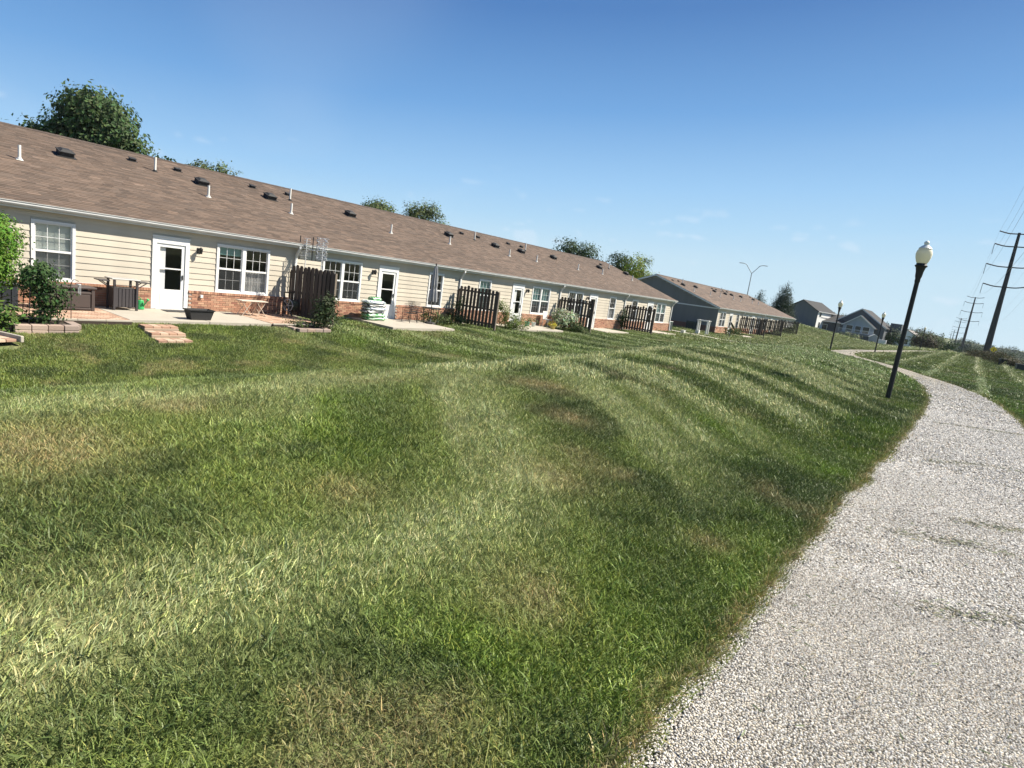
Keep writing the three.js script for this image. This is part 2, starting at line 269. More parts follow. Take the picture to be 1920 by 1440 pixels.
// lapped siding course between two z, from y0 to y1
function lap(z0, z1, y0, y1) {
  const s = new Soup(), b = .024, t = .007, za = Math.max(z0, z1), zb = Math.min(z0, z1);
  const P = (x, y, z) => [x, y, z];
  s.quad(P(b, y0, za), P(b, y0, zb), P(t, y1, zb), P(t, y1, za), null, [za, y0], [zb, y0], [zb, y1], [za, y1]);
  s.quad(P(0, y0, za), P(0, y0, zb), P(b, y0, zb), P(b, y0, za));
  s.quad(P(t, y1, za), P(t, y1, zb), P(0, y1, zb), P(0, y1, za));
  s.tri(P(b, y0, za), P(t, y1, za), P(0, y0, za)); s.tri(P(0, y0, za), P(t, y1, za), P(0, y1, za));
  s.tri(P(b, y0, zb), P(0, y0, zb), P(t, y1, zb)); s.tri(P(0, y0, zb), P(0, y1, zb), P(t, y1, zb));
  return s.geo();
}
function rowBuilding(name, label, z0, z1, openings, spouts, detail, seed) {
  // local frame: x outwards from the front wall, y up from the slab, z as in the world
  const R = rng(seed), o = thing(name, label, 'building', [-20, SLAB, z0]);
  const L = (z) => z - z0, len = z0 - z1, end = -len;
  const ops = openings.map((q) => ({ ...q, a: L(q.z + q.w / 2), b: L(q.z - q.w / 2), y0: q.kind === 'door' ? 0 : .68, y1: 2.2 })).sort((p, q) => q.a - p.a);
  // wall core with real openings
  const core = [span(-.14, 0, 2.2, WALL_TOP, 0, end)];
  let at = 0;
  for (const q of ops) { core.push(span(-.14, 0, 0, 2.2, at, q.a)); if (q.y0 > 0) core.push(span(-.14, 0, 0, q.y0, q.a, q.b)); at = q.b; }
  core.push(span(-.14, 0, 0, 2.2, at, end));
  mesh('wall', core, M.sidingGrey, o);
  mesh('rear_wall', [span(-2 * HALF, -2 * HALF + .14, 0, WALL_TOP, 0, end)], M.sidingGrey, o);
  mesh('floor_slab', [span(-2 * HALF - .05, .045, -.5, -.006, .04, end - .04)], M.concrete, o);
  mesh('ceiling', [span(-2 * HALF + .15, -.145, WALL_TOP - .12, WALL_TOP - .06, -.15, end + .15)], M.inside, o);
  // rooms behind the glass: cross walls between the flats and an inner wall
  const inner = [span(-4.6, -4.5, 0, WALL_TOP - .13, -.15, end + .15)];
  for (const p of spouts) if (p.wall) inner.push(span(-4.49, -.15, 0, WALL_TOP - .13, L(p.z) - .05, L(p.z) + .05));
  mesh('inner_wall', inner, M.inside, o);
  // gable ends
  for (const [g0, g1, nm] of [[0, -.14, 'gable'], [end + .14, end, 'gable']]) {
    const s = new THREE.Shape(); s.moveTo(-2 * HALF, 0); s.lineTo(0, 0); s.lineTo(0, WALL_TOP); s.lineTo(0, roofY(0) - .14); s.lineTo(-HALF, RIDGE - .14); s.lineTo(-2 * HALF, roofY(0) - .14); s.closePath();
    const g = new THREE.ExtrudeGeometry(s, { depth: .13, bevelEnabled: false }); g.translate(0, 0, Math.min(g0, g1) + .005); mesh(nm, metreUV(g), M.sidingGrey, o);
  }
  // lap siding on the end that faces the path's near side
  {
    const s = []; for (let y = BRICK_TOP; y < RIDGE - .4; y += .183) { const y1 = Math.min(y + .183, RIDGE - .2), xa = y < roofY(0) - .2 ? 0 : -(y1 - roofY(0) + .2) / SLOPE - .0; if (xa < -HALF + .1) break; const g = lap(-xa - .01, 2 * HALF + xa + .01, y, y1); g.rotateY(-Math.PI / 2); g.translate(0, 0, .002); s.push(g); }
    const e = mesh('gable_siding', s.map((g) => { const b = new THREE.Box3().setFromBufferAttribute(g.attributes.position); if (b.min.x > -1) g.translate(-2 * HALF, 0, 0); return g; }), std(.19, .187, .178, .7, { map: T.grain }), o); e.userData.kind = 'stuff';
    mesh('gable_band', [span(-2 * HALF, .03, 2.44, 2.56, .03, .045)], M.white, o);
    mesh('gable_brick', [span(-2 * HALF, .05, -.02, BRICK_TOP - .01, .006, .06)], std(.22, .115, .082, .9, { map: T.fine }), o);
  }
  // siding: one board per course and bay
  const e = .183, n = 10, boards = [];
  for (let k = 0; k < n; k++) {
    const y0 = BRICK_TOP + .015 + k * e, y1 = Math.min(y0 + e, WALL_TOP - .02); let z = 0; const row = [];
    for (const q of ops) { if (y0 < q.y1 - .01) { row.push([z, q.a + .045]); z = q.b - .045; if (y1 > q.y1 + .06) boards.push([q.a + .045, q.b - .045, q.y1 + .05, y1]); } }
    row.push([z, end]);
    for (let [a, b] of row) { let c = a; while (c - b > 5.6) { const d = c - lerp(3.4, 4.9, R()); boards.push([c, d - .002, y0, y1]); c = d; } if (c - b > .02) boards.push([c, b, y0, y1]); }
  }
  const sidings = [0, 1, 2].map((i) => { const m = M.siding.clone(); m.color.multiplyScalar([1, .96, 1.03][i]); return m; });
  if (detail) for (const b of boards) mesh('siding_board', lap(...b), sidings[Math.floor(R() * 3)], o);
  else mesh('siding', boards.map((b) => lap(...b)), M.siding, o).userData.kind = 'stuff';
  // brick skirt
  {
    const bays = []; let z = 0; for (const q of ops) if (q.kind === 'door') { bays.push([z, q.a + .06]); z = q.b - .06; } bays.push([z, end]);
    mesh('mortar_bed', bays.map(([a, b]) => span(.001, .052, -.03, BRICK_TOP - .07, a, b)), M.mortar, o);
    const s = new Soup(), step = detail ? .203 : .406, hgt = detail ? .0685 : .137;
    const brick = (a, b, y0, y1, x0, x1, col) => { s.quad([x1, y0, a], [x1, y0, b], [x1, y1, b], [x1, y1, a], col, [a, y0], [b, y0], [b, y1], [a, y1]); s.quad([x0, y1, a], [x1, y1, a], [x1, y1, b], [x0, y1, b], col); s.quad([x0, y0, a], [x0, y0, b], [x1, y0, b], [x1, y0, a], col); s.quad([x0, y0, a], [x1, y0, a], [x1, y1, a], [x0, y1, a], col); s.quad([x0, y0, b], [x0, y1, b], [x1, y1, b], [x1, y0, b], col); };
    const tone = () => { const k = lerp(.75, 1.2, R()), w = R(); return w < .12 ? [.30 * k, .135 * k, .09 * k] : w < .35 ? [.56 * k, .335 * k, .215 * k] : [.49 * k, .255 * k, .162 * k]; };
    for (const [a, b] of bays) {
      for (let y = 0, r = 0; y < BRICK_TOP - .09; y += hgt, r++) for (let q = a - (r % 2 ? step / 2 : 0); q > b + .03; q -= step) brick(Math.min(a, q - .005), Math.max(b, q - step + .005), y + .004, y + hgt - .006, .052, .066 + R() * .003, tone());
      for (let q = a; q > b + .03; q -= .076) brick(q - .004, Math.max(b, q - .072), BRICK_TOP - .085, BRICK_TOP - .004, .001, .084, tone()); // rowlock cap
    }
    mesh('bricks', s.geo(), M.brick, o).userData.kind = 'stuff';
    mesh('skirt_flashing', bays.map(([a, b]) => span(.001, .03, BRICK_TOP - .003, BRICK_TOP + .013, a, b)), M.white, o);
  }
  // windows and doors
  for (const q of ops) (q.kind === 'door' ? doorAt : windowAt)(o, q, detail, R);
  // trim on the corners, soffit, fascia, gutter, downspouts
  mesh('corner_trim', [span(.002, .032, BRICK_TOP, WALL_TOP, end, end + .09)], M.white, o);
  mesh('corner_trim', [span(.002, .034, BRICK_TOP, WALL_TOP, 0, -.09)], M.white, o);
  mesh('soffit', [span(.0, EAVE - .02, WALL_TOP - .022, WALL_TOP - .002, .28, end - .28), span(-2 * HALF - EAVE + .02, -2 * HALF, WALL_TOP - .022, WALL_TOP - .002, .28, end - .28)], M.white, o);
  mesh('fascia', [span(EAVE - .02, EAVE, WALL_TOP - .03, roofY(EAVE) - .005, .28, end - .28)], M.white, o);
  {
    const top = roofY(EAVE) - .006, pr = [[EAVE + .001, top], [EAVE + .001, top - .115], [EAVE + .075, top - .115], [EAVE + .105, top - .07], [EAVE + .105, top - .03], [EAVE + .125, top - .012], [EAVE + .125, top], [EAVE + .110, top], [EAVE + .095, top - .03], [EAVE + .092, top - .066], [EAVE + .07, top - .105], [EAVE + .012, top - .105], [EAVE + .012, top]];
    const s = new THREE.Shape(pr.map((p) => new THREE.Vector2(...p))), g = new THREE.ExtrudeGeometry(s, { depth: len + .56, bevelEnabled: false }); g.translate(0, 0, end - .28); mesh('gutter', metreUV(g), M.white, o);
    for (const p of spouts) if (p.pipe) {
      const z = L(p.z), q = [[EAVE + .055, top - .10, z], [EAVE + .055, top - .2, z], [.13, top - .40, z], [.062, top - .52, z], [.062, 1.2, z], [.062, .72, z], [.10, .62, z], [.115, .5, z], [.115, .12, z], [.25, .03, z]];
      const s2 = new Soup(), hw = .042, hd = .03;
      for (let k = 0; k < q.length - 1; k++) { const [xa, ya] = q[k], [xb, yb] = q[k + 1]; let dx = xb - xa, dy = yb - ya; const l = Math.hypot(dx, dy); const nx = -dy / l * hd, ny = dx / l * hd; const A = [[xa + nx, ya + ny], [xa - nx, ya - ny]], B = [[xb + nx, yb + ny], [xb - nx, yb - ny]]; for (const w of [0, 1]) s2.quad([...A[w], z - hw], [...B[w], z - hw], [...B[w], z + hw], [...A[w], z + hw]); for (const w of [-hw, hw]) s2.quad([...A[0], z + w], [...B[0], z + w], [...B[1], z + w], [...A[1], z + w]); }
      mesh('downspout', s2.geo(), M.white, o);
    }
  }
  // roof: courses of laminated shingle, every tab its own face and thickness
  const rise = Math.sqrt(1 + SLOPE * SLOPE), tot = (HALF + EAVE + .03) * rise, ex = detail ? .142 : .284, nc = Math.ceil(tot / ex), w = detail ? .31 : .62, s = new Soup();
  const pt = (d, up, z) => { const x = EAVE + .03 - d / rise, y = roofY(x) + up; return [x + up * .3, y, z]; };
  for (let c = 0; c < nc; c++) {
    const d0 = c * ex, d1 = Math.min(tot, d0 + ex), sh = R() * w, courseTone = lerp(.93, 1.05, R());
    for (let z = .3 + sh; z > end - .3; z -= w) {
      const a = Math.min(.3, z), b = Math.max(end - .3, z - w); if (a - b < .01) continue;
      const up = .006 + R() * .010, patch = fbm(z0 / 3 + a * .35, d0 * .5, 77, 3), k = lerp(.72, 1.22, R()) * (R() < .03 ? 1.3 : 1) * courseTone * lerp(.85, 1.15, patch), hue = R();
      const col = [lerp(.128, .155, hue) * k, lerp(.099, .114, hue) * k, lerp(.079, .087, hue) * k];
      s.quad(pt(d0, up, a), pt(d0, up, b), pt(d1, .003, b), pt(d1, .003, a), col, [a, d0], [b, d0], [b, d1], [a, d1]);
      s.quad(pt(d0, -.012, a), pt(d0, -.012, b), pt(d0, up, b), pt(d0, up, a), col, [a, 0], [b, 0], [b, .02], [a, .02]);
    }
  }
  for (let z = .3; z > end - .3; z -= .16) { const k = lerp(.8, 1.1, R()), col = [.085 * k, .066 * k, .055 * k], b = Math.max(end - .3, z - .155), up = .03 + R() * .006; for (const sd of [1, -1]) s.quad([-HALF + .15 * sd, RIDGE - .15 * SLOPE + .018, z], [-HALF + .15 * sd, RIDGE - .15 * SLOPE + .018, b], [-HALF, RIDGE + up, b], [-HALF, RIDGE + up, z], col); }  // ridge caps, coloured darker to paint a shadow line along the ridge
  const roof = mesh('roof', s.geo(), M.shingle, o);
  const dk = new Soup(); // decking, rear slope and rake edges
  const xr = -2 * HALF - EAVE - .03, yr = roofY(EAVE + .03);
  dk.quad([-HALF, RIDGE - .006, .3], [-HALF, RIDGE - .006, end - .3], [xr, yr, end - .3], [xr, yr, .3], null, [0, 0], [len, 0], [len, 8], [0, 8]);
  dk.quad([-HALF, RIDGE - .06, .295], [-HALF, RIDGE - .06, end - .295], [EAVE + .02, yr - .05, end - .295], [EAVE + .02, yr - .05, .295]);
  dk.quad([-HALF, RIDGE - .07, .295], [-HALF, RIDGE - .07, end - .295], [xr + .02, yr - .06, end - .295], [xr + .02, yr - .06, .295]);
  mesh('roof_deck', dk.geo(), M.roofPlain, o);
  for (const z of [.28, end - .3]) { const r = new Soup(); for (const [xa, ya, xb, yb] of [[-HALF, RIDGE, EAVE + .02, roofY(EAVE + .02)], [-HALF, RIDGE, -2 * HALF - EAVE, roofY(EAVE)]]) { const za = z + .02, h = .17, d = -.008; r.quad([xa, ya + d, za], [xb, yb + d, za], [xb, yb + d - h, za], [xa, ya + d - h, za]); r.quad([xa, ya + d, z], [xb, yb + d, z], [xb, yb + d - h, z], [xa, ya + d - h, z]); r.quad([xa, ya + d - h, z], [xb, yb + d - h, z], [xb, yb + d - h, za], [xa, ya + d - h, za]); } mesh('rake_board', r.geo(), M.white, o); }
  return { o, roof, L };
}
const FRAME = .05;
function windowAt(o, q, detail, R) {
  const { a, b, y0, y1 } = q, n = q.pair ? 2 : 1, zc = (a + b) / 2, bars = [], x0 = -.05, x1 = .045;
  bars.push(span(x0, x1, y0 - .04, y0 + .02, a + .04, b - .04), span(x0, x1, y1 - .02, y1 + .045, a + .04, b - .04), span(x0, x1 - .002, y0 + .02, y1 - .02, a + .04, a - .03), span(x0, x1 - .002, y0 + .02, y1 - .02, b + .03, b - .04));
  if (q.pair) bars.push(span(x0, x1 - .004, y0 + .02, y1 - .02, zc + .055, zc - .055));
  bars.push(span(-.05, x1 + .02, y0 - .065, y0 - .041, a + .05, b - .05));
  const f = mesh('window', bars, M.vinyl, o), mid = (y0 + y1) / 2;
  for (let k = 0; k < n; k++) {
    const za = (q.pair && k === 1 ? zc - .055 : a - .03), zb = (q.pair && k === 0 ? zc + .055 : b + .03);
    mesh('sash', [span(-.04, .022, mid - .03, mid + .03, za, zb), span(-.04, .012, y0 + .02, y0 + .06, za, zb), span(-.04, .012, y1 - .055, y1 - .02, za, zb), span(-.04, .012, y0 + .06, mid - .03, za, za - .03), span(-.04, .012, y0 + .06, mid - .03, zb + .03, zb), span(-.04, .018, mid + .03, y1 - .055, za, za - .03), span(-.04, .018, mid + .03, y1 - .055, zb + .03, zb)], M.vinyl, f);
    for (const [p0, p1, xx] of [[y0 + .06, mid - .03, -.018], [mid + .03, y1 - .055, -.006]]) {
      const s = new Soup(); s.quad([xx, p0, za - .03], [xx, p0, zb + .03], [xx, p1, zb + .03], [xx, p1, za - .03]); mesh('pane', s.geo(), M.glass, f);
      if (q.grid !== 0) { const g = [], wz = za - zb - .06; for (const t of [1 / 3, 2 / 3]) { const zz = za - .03 - wz * t; g.push(span(xx + .002, xx + .010, p0, p1, zz - .006, zz + .006)); } g.push(span(xx + .003, xx + .009, (p0 + p1) / 2 - .006, (p0 + p1) / 2 + .006, za - .03, zb + .03)); mesh('grille', g, M.vinyl, f); }
    }
    { const s = new Soup(); s.quad([.006, y0 + .05, za - .02], [.006, y0 + .05, zb + .02], [.006, mid - .02, zb + .02], [.006, mid - .02, za - .02]); mesh('insect_screen', s.geo(), M.screen, f); }
    if (q.blind) {
      const bl = q.blind[k] || q.blind[0]; if (bl) {
        const [c0, c1, mt] = bl, s = new Soup(), ya = lerp(y0, y1, c0), yb = lerp(y0, y1, c1), nn = mt === 'sheer' ? 24 : Math.round((yb - ya) / .03);
        if (mt === 'sheer') for (let i = 0; i < nn; i++) { const z0 = lerp(za, zb, i / nn), z2 = lerp(za, zb, (i + 1) / nn), xa = -.10 + .018 * Math.sin(i * 2.1), xb = -.10 + .018 * Math.sin((i + 1) * 2.1); s.quad([xa, ya, z0], [xb, ya, z2], [xb, yb, z2], [xa, yb, z0]); }
        else for (let i = 0; i < nn; i++) { const y = lerp(ya, yb, i / nn), yy = lerp(ya, yb, (i + 1) / nn); s.quad([-.085, y + .002, za], [-.085, y + .002, zb], [-.07, yy + .003, zb], [-.07, yy + .003, za]); }
        mesh(mt === 'sheer' ? 'curtain' : 'blind', s.geo(), M[mt], f);
      }
    }
  }
}
function doorAt(o, q, detail, R) {
  const { a, b, y1 } = q, t = .075;
  const f = mesh('door', [span(-.12, .05, .0, y1 + .04, a + .045, a - t), span(-.12, .05, .0, y1 + .04, b + t, b - .045), span(-.12, .048, y1 - .17, y1 + .04, a - t, b + t), span(-.12, .07, -.004, .03, a - t, b + t), span(.052, .068, y1 + .02, y1 + .055, a + .06, b - .06)], M.vinyl, o);
  const za = a - t - .004, zb = b + t + .004, w = .10, top = y1 - .175, g0 = .62, gm = 1.27;
  mesh('storm_door', [span(-.02, .022, .032, top, za, za - w), span(-.02, .022, .032, top, zb + w, zb), span(-.02, .022, top - .10, top, za - w, zb + w), span(-.02, .022, .032, g0, za - w, zb + w), span(-.02, .02, gm - .02, gm + .02, za - w, zb + w)], M.vinyl, f);
  for (const [p0, p1] of [[g0, gm - .02], [gm + .02, top - .1]]) { const s = new Soup(); s.quad([-.002, p0, za - w], [-.002, p0, zb + w], [-.002, p1, zb + w], [-.002, p1, za - w]); mesh('pane', s.geo(), M.glass, f); }
  mesh('kick_panel', [rbox(.008, .36, za - zb - .26, .003, .025, .30, (za + zb) / 2)], M.vinyl, f);
  mesh('handle', [rbox(.03, .16, .03, .008, .04, 1.02, zb + .06), rod([.055, 1.02, zb + .06], [.055, 1.02, zb + .16], .009)], M.blackRough, f);
  if (q.leaf) mesh('door_leaf', [span(-.10, -.06, .03, top, za, za - (za - zb) * q.leaf)], M.white, f);
}
const pr = 'sheer';
const units1 = [
  { kind: 'window', z: 2.4, w: .9 }, { kind: 'door', z: -.6, w: 1.0 }, { kind: 'window', z: -2.6, w: .9 },
  { kind: 'window', z: -5.39, w: .91, blind: [[0, 1, 'blind']] }, { kind: 'door', z: -8.40, w: 1.0, leaf: .35 }, { kind: 'window', z: -10.76, w: 1.80, pair: 1, blind: [[.80, 1, 'blindTeal'], [0, .5, 'sheer']] },
  { kind: 'window', z: -14.85, w: 1.80, pair: 1 }, { kind: 'door', z: -17.23, w: 1.0 }, { kind: 'window', z: -20.15, w: .88 },
  { kind: 'window', z: -23.75, w: .9, blind: [[0, 1, 'blindTeal']] }, { kind: 'door', z: -26.65, w: 1.0, leaf: .5 }, { kind: 'window', z: -28.96, w: 1.77, pair: 1, blind: [[.35, 1, 'blindTeal'], [.35, 1, 'blindTeal']] },
  { kind: 'window', z: -32.88, w: 1.77, pair: 1 }, { kind: 'door', z: -35.19, w: 1.0 }, { kind: 'window', z: -38.0, w: .86, blind: [[0, .48, 'sheer']] },
  { kind: 'window', z: -41.58, w: .9 }, { kind: 'door', z: -44.4, w: 1.0 }, { kind: 'window', z: -46.58, w: 1.77, pair: 1, blind: [[0, 1, 'blindTeal'], [.5, 1, 'blindTeal']] },
];
const B1 = rowBuilding('long_building', 'long cream sided single storey building with brick skirt and brown shingle roof, nearest', 5.1, -48.94, units1,
  [{ z: -3.9, wall: 1 }, { z: -12.72, wall: 1, pipe: 1 }, { z: -21.80, wall: 1, pipe: 1 }, { z: -30.95, wall: 1, pipe: 1 }, { z: -39.85, wall: 1, pipe: 1 }, { z: -48.80, pipe: 1 }], true, 11);
const units2 = []; { let z = -61.0; for (let k = 0; k < 4; k++) { const m = k % 2; units2.push({ kind: 'window', z: z - (m ? 1.9 : 1.75), w: m ? .9 : 1.77, pair: !m }, { kind: 'door', z: z - 4.5, w: 1.0 }, { kind: 'window', z: z - (m ? 6.9 : 7.0), w: m ? 1.77 : .9, pair: m }); z -= 8.6; } }
const B2 = rowBuilding('long_building', 'second cream sided building beyond the white sidewalk, grey gable end in shade', -61.0, -95.4, units2, [{ z: -69.6, pipe: 1, wall: 1 }, { z: -78.2, pipe: 1, wall: 1 }, { z: -86.8, pipe: 1, wall: 1 }, { z: -95.2, pipe: 1 }], false, 12);

// vents and pipes on the roofs
const ventGeo = (() => { const w = .40, s = new Soup(), q = (a, b, c, d) => s.quad(a, b, c, d), h = .16, t = .13; const lo = [[-w / 2, .02, w / 2], [w / 2, .02, w / 2], [w / 2, .02, -w / 2], [-w / 2, .02, -w / 2]], mi = lo.map(([x, y, z]) => [x, h, z]), hi = lo.map(([x, y, z]) => [x * .55, h + .07, z * .55]); for (let k = 0; k < 4; k++) { const n = (k + 1) % 4; q(lo[k], lo[n], mi[n], mi[k]); q(mi[k], mi[n], hi[n], hi[k]); } q(hi[0], hi[1], hi[2], hi[3]); return merge([s.geo(), box(w + .12, .012, w + .16, 0, .006, 0), box(w + .05, .02, w + .05, 0, h, 0)]); })();
const capGeo = merge([box(.26, .012, .30, 0, .008, 0), box(.19, .075, .19, 0, .05, 0), box(.23, .02, .23, 0, .092, 0)]);
function roofBits(B, pipes, big, little) {
  const tilt = (m, x, z, y = .012) => { m.position.set(x + 20, roofY(x + 20) + y, B.L(z)); m.rotation.z = -Math.atan(SLOPE); return m; };
  const R = rng(5 + pipes.length);
  for (const [x, z] of pipes) { const h = x < -25 ? .52 : .42, g = cyl(.042, .042, h + .12, 0, -.12, 0, 12), p = mesh('vent_pipe', [g], M.pvc, B.roof); p.position.set(x + 20, roofY(x + 20) + .01, B.L(z)); const fl = mesh('pipe_boot', [cyl(.075, .05, .06, 0, 0, 0, 14), box(.17, .008, .17, 0, .004, 0)], x < -25 ? M.blackRough : M.pvc, B.roof); tilt(fl, x, z); }
  for (const [x, z] of big) tilt(mesh('roof_vent', ventGeo, M.blackRough, B.roof), x, z);
  for (const [x, z] of little) tilt(mesh('exhaust_cap', capGeo, M.blackRough, B.roof), x, z);
}
roofBits(B1, [[-23.37, -5.46], [-25.28, -9.95], [-23.32, -11.04], [-25.28, -15.60], [-23.26, -14.45], [-23.25, -19.93], [-23.34, -24.24], [-25.21, -28.36], [-23.26, -29.60], [-25.30, -33.91], [-23.20, -32.52], [-23.20, -37.88], [-23.26, -41.72], [-25.22, -46.20], [-23.15, -46.84]],
  [[-24.83, -7.00], [-24.86, -11.48], [-24.85, -14.37], [-24.83, -18.59], [-24.92, -25.70], [-24.69, -29.80], [-24.65, -32.57], [-24.82, -36.79], [-24.79, -43.71], [-24.62, -48.32]],
  [[-26.08, -9.46], [-26.07, -11.08], [-26.05, -14.21], [-26.08, -15.95], [-26.01, -27.95], [-25.97, -29.49], [-26.02, -32.77], [-25.98, -34.28], [-25.91, -45.88]]);
roofBits(B2, [[-23.49, -62.53], [-25.7, -64.5], [-23.36, -67.47], [-23.5, -71.3], [-25.8, -78.3], [-23.40, -76.24], [-23.23, -78.75], [-23.45, -84.85], [-23.39, -87.82], [-23.42, -93.05]],
  [[-25.0, -62.94], [-25.17, -67.2], [-25.07, -73.5], [-24.94, -77.4], [-25.01, -80.24], [-25.11, -84.77], [-25.01, -90.64]], [[-26.02, -62.35], [-26.18, -64.4], [-26.12, -75.6], [-26.1, -77.1], [-26.09, -79.83], [-26.18, -81.79], [-26.06, -92.55]]);

// wall lanterns, outlet boxes
for (const z of [-9.24, -16.38, -27.45, -34.3, -45.1]) {
  const l = mesh('wall_lantern', [rbox(.03, .17, .12, .01, .03, 1.94, B1.L(z)), rod([.03, 2.0, B1.L(z)], [.15, 2.03, B1.L(z)], .012), cyl(.075, .02, .06, .16, 1.99, B1.L(z), 6), cyl(.045, .065, .15, .16, 1.84, B1.L(z), 6)], M.black, B1.o);
}
mesh('outlet_box', [rbox(.07, .10, .09, .012, .10, .47, B1.L(-9.35))], M.pvc, B1.o);
mesh('outlet_box', [rbox(.07, .10, .09, .012, .10, .47, B1.L(-16.0))], M.pvc, B1.o);

// ------------------------------------------------------------------ patios, steps, beds
const keepOut = []; // rectangles [x0, x1, z0, z1] where no turf grows
const block = (x0, x1, z0, z1) => keepOut.push([x0, x1, Math.min(z0, z1), Math.max(z0, z1)]);
function patio(z0, z1, x1, label, joints = []) {
  const o = thing('patio', label, 'patio', [-20, SLAB, (z0 + z1) / 2]); const zc = (z0 + z1) / 2;
  const cuts = [z0, ...joints, z1];
  for (let k = 0; k < cuts.length - 1; k++) mesh('slab', [rbox(x1 + 20 - .09, .24, Math.abs(cuts[k + 1] - cuts[k]) - .012, .012, (x1 + 20 + .09) / 2, -.122, (cuts[k] + cuts[k + 1]) / 2 - zc)], M.concrete, o);
  block(-20.1, x1 + .05, z0 + .04, z1 - .04); return o;
}
patio(-6.30, -10.35, -17.30, 'concrete patio slab outside the nearest white door', [-8.4]);
patio(-15.35, -18.85, -17.25, 'concrete patio slab in front of the stacked soil bags');
patio(-24.2, -28.6, -17.85, 'concrete patio slab between the bushy shrubs', [-26.4]);
patio(-33.9, -37.2, -17.95, 'concrete patio slab in front of the tall narrow window');
patio(-42.9, -45.7, -17.95, 'concrete patio slab at the far end of the near building');
patio(-63.9, -67.6, -17.6, 'concrete patio slab at the corner of the second building');
patio(-72.5, -76.1, -17.6, 'concrete patio slab behind the middle dark fence of the second building');
const paverTones = [0, 1, 2, 3].map((i) => std(...[[.40, .25, .17], [.46, .31, .22], [.35, .215, .15], [.50, .37, .27]][i], .9, { map: T.fine }));
function paverPatio(z0, z1, x1, label, seed) {
  const R = rng(seed), o = thing('paver_patio', label, 'patio', [-20, SLAB, (z0 + z1) / 2]), W = Math.abs(z1 - z0), geos = [[], [], [], []];
  mesh('sand_bed', [span(.09, x1 + 20, -.2, -.03, -W / 2, W / 2)], M.soil, o);
  const s = .21, d = .105; for (let i = 0, x = .1; x + d < x1 + 20 - .09; x += d, i++) for (let z = -W / 2 - (i % 2) * s / 2; z < W / 2 - .03; z += s) { const a = Math.max(-W / 2, z), b = Math.min(W / 2, z + s); if (b - a < .03) continue; geos[Math.floor(R() * 4)].push(box(d - .009, .05, b - a - .009, x + d / 2, -.028 + R() * .006, (a + b) / 2)); }
  geos.forEach((g, k) => { if (g.length) mesh('pavers', g, paverTones[k], o).userData.kind = 'stuff'; });
  for (let z = -W / 2; z < W / 2 - .05; z += .6) mesh('edging_strip', [rbox(.075, .16, Math.min(.6, W / 2 - z) - .006, .008, x1 + 20 - .04, -.07, z + Math.min(.6, W / 2 - z) / 2)], M.concrete, o);
  block(-20.1, x1 + .04, z0, z1);
}
paverPatio(-3.2, -6.28, -17.02, 'brick paver patio under the brown storage box', 71);
paverPatio(-10.37, -12.55, -17.24, 'brick paver patio beside the first dark fence', 72);
// three paver steps down the bank
[[-16.66, -.87, -6.76, 'top'], [-16.18, -.97, -6.74, 'middle'], [-15.72, -1.08, -6.72, 'lowest']].forEach(([x, y, z, w], k) => {
  const o = thing('paver_step', w + ' of the three tan paver steps below the patio', 'step', [x, y, z], 0, 'paver steps in the bank'), R = rng(80 + k);
  mesh('riser_block', [rbox(.44, .13, .84, .015, 0, -.075, 0)], std(.36, .27, .20, .9, { map: T.fine }), o);
  for (let i = 0; i < 2; i++) for (let j = 0; j < 4; j++) mesh('paver', [rbox(.20, .055, .195, .008, -.105 + i * .21, .012 + R() * .006, -.31 + j * .207)], paverTones[Math.floor(R() * 4)], o);
  block(x - .25, x + .25, z - .44, z + .44);
});
// block-edged beds
const blockTones = [0, 1, 2].map((i) => std(...[[.34, .25, .20], [.40, .31, .25], [.30, .235, .20]][i], .95, { map: T.fine, bumpMap: T.fine, bumpScale: .006 }));
const blockGeo = rbox(.20, .118, .292, .018, 0, 0, 0), blockSide = rbox(.292, .118, .20, .018, 0, 0, 0);
function bed(x0, x1, z0, z1, y, label, where) {
  const o = thing('planting_bed', label, 'planting bed', [(x0 + x1) / 2, y, (z0 + z1) / 2]), xc = (x0 + x1) / 2, zc = (z0 + z1) / 2, R = rng(Math.round(-z0 * 100));
  mesh('soil', [span(x0 - xc, x1 - xc - .1, -.2, .16, z0 - zc, z1 - zc)], M.soil, o);
  const n = Math.round(Math.abs(z1 - z0) / .30);
  for (let c = 0; c < 2; c++) { for (let k = 0; k < n; k++) { const m = mesh('edging_block', blockGeo, blockTones[Math.floor(R() * 3)], o); m.position.set(x1 - xc - .08 + (R() - .5) * .015 - c * .012, .01 + c * .12, z0 - zc - .15 - k * .30); m.rotation.y = (R() - .5) * .06; }
    for (const zz of [z0 - zc, z1 - zc]) for (let k = 0; k < 2; k++) { const m = mesh('edging_block', blockSide, blockTones[Math.floor(R() * 3)], o); m.position.set(x1 - xc - .34 - k * .30, .01 + c * .12, zz + (zz > 0 ? -.02 : .02)); } }
  block(x0, x1 + .04, z0 + .1, z1 - .1);
}
bed(-17.3, -16.30, -3.70, -4.92, -1.02, 'raised bed of tan blocks below the climbing vine');
bed(-17.6, -16.62, -10.90, -12.12, -1.02, 'raised bed of tan blocks below the first dark fence');
{ const o = thing('edged_walk', 'paver strip with white edging at the left border of the lawn', 'walk', [-15.9, -1.02, -3.05], .35); mesh('edging', [rbox(1.5, .14, .07, .02, 0, .03, -.32)], M.concrete, o); for (let i = 0; i < 7; i++) for (let j = 0; j < 3; j++) mesh('paver', [rbox(.19, .06, .19, .01, -.62 + i * .2, .0, -.16 + j * .2)], paverTones[(i * 3 + j * 5) % 4], o); block(-16.7, -15.1, -3.6, -2.5); }
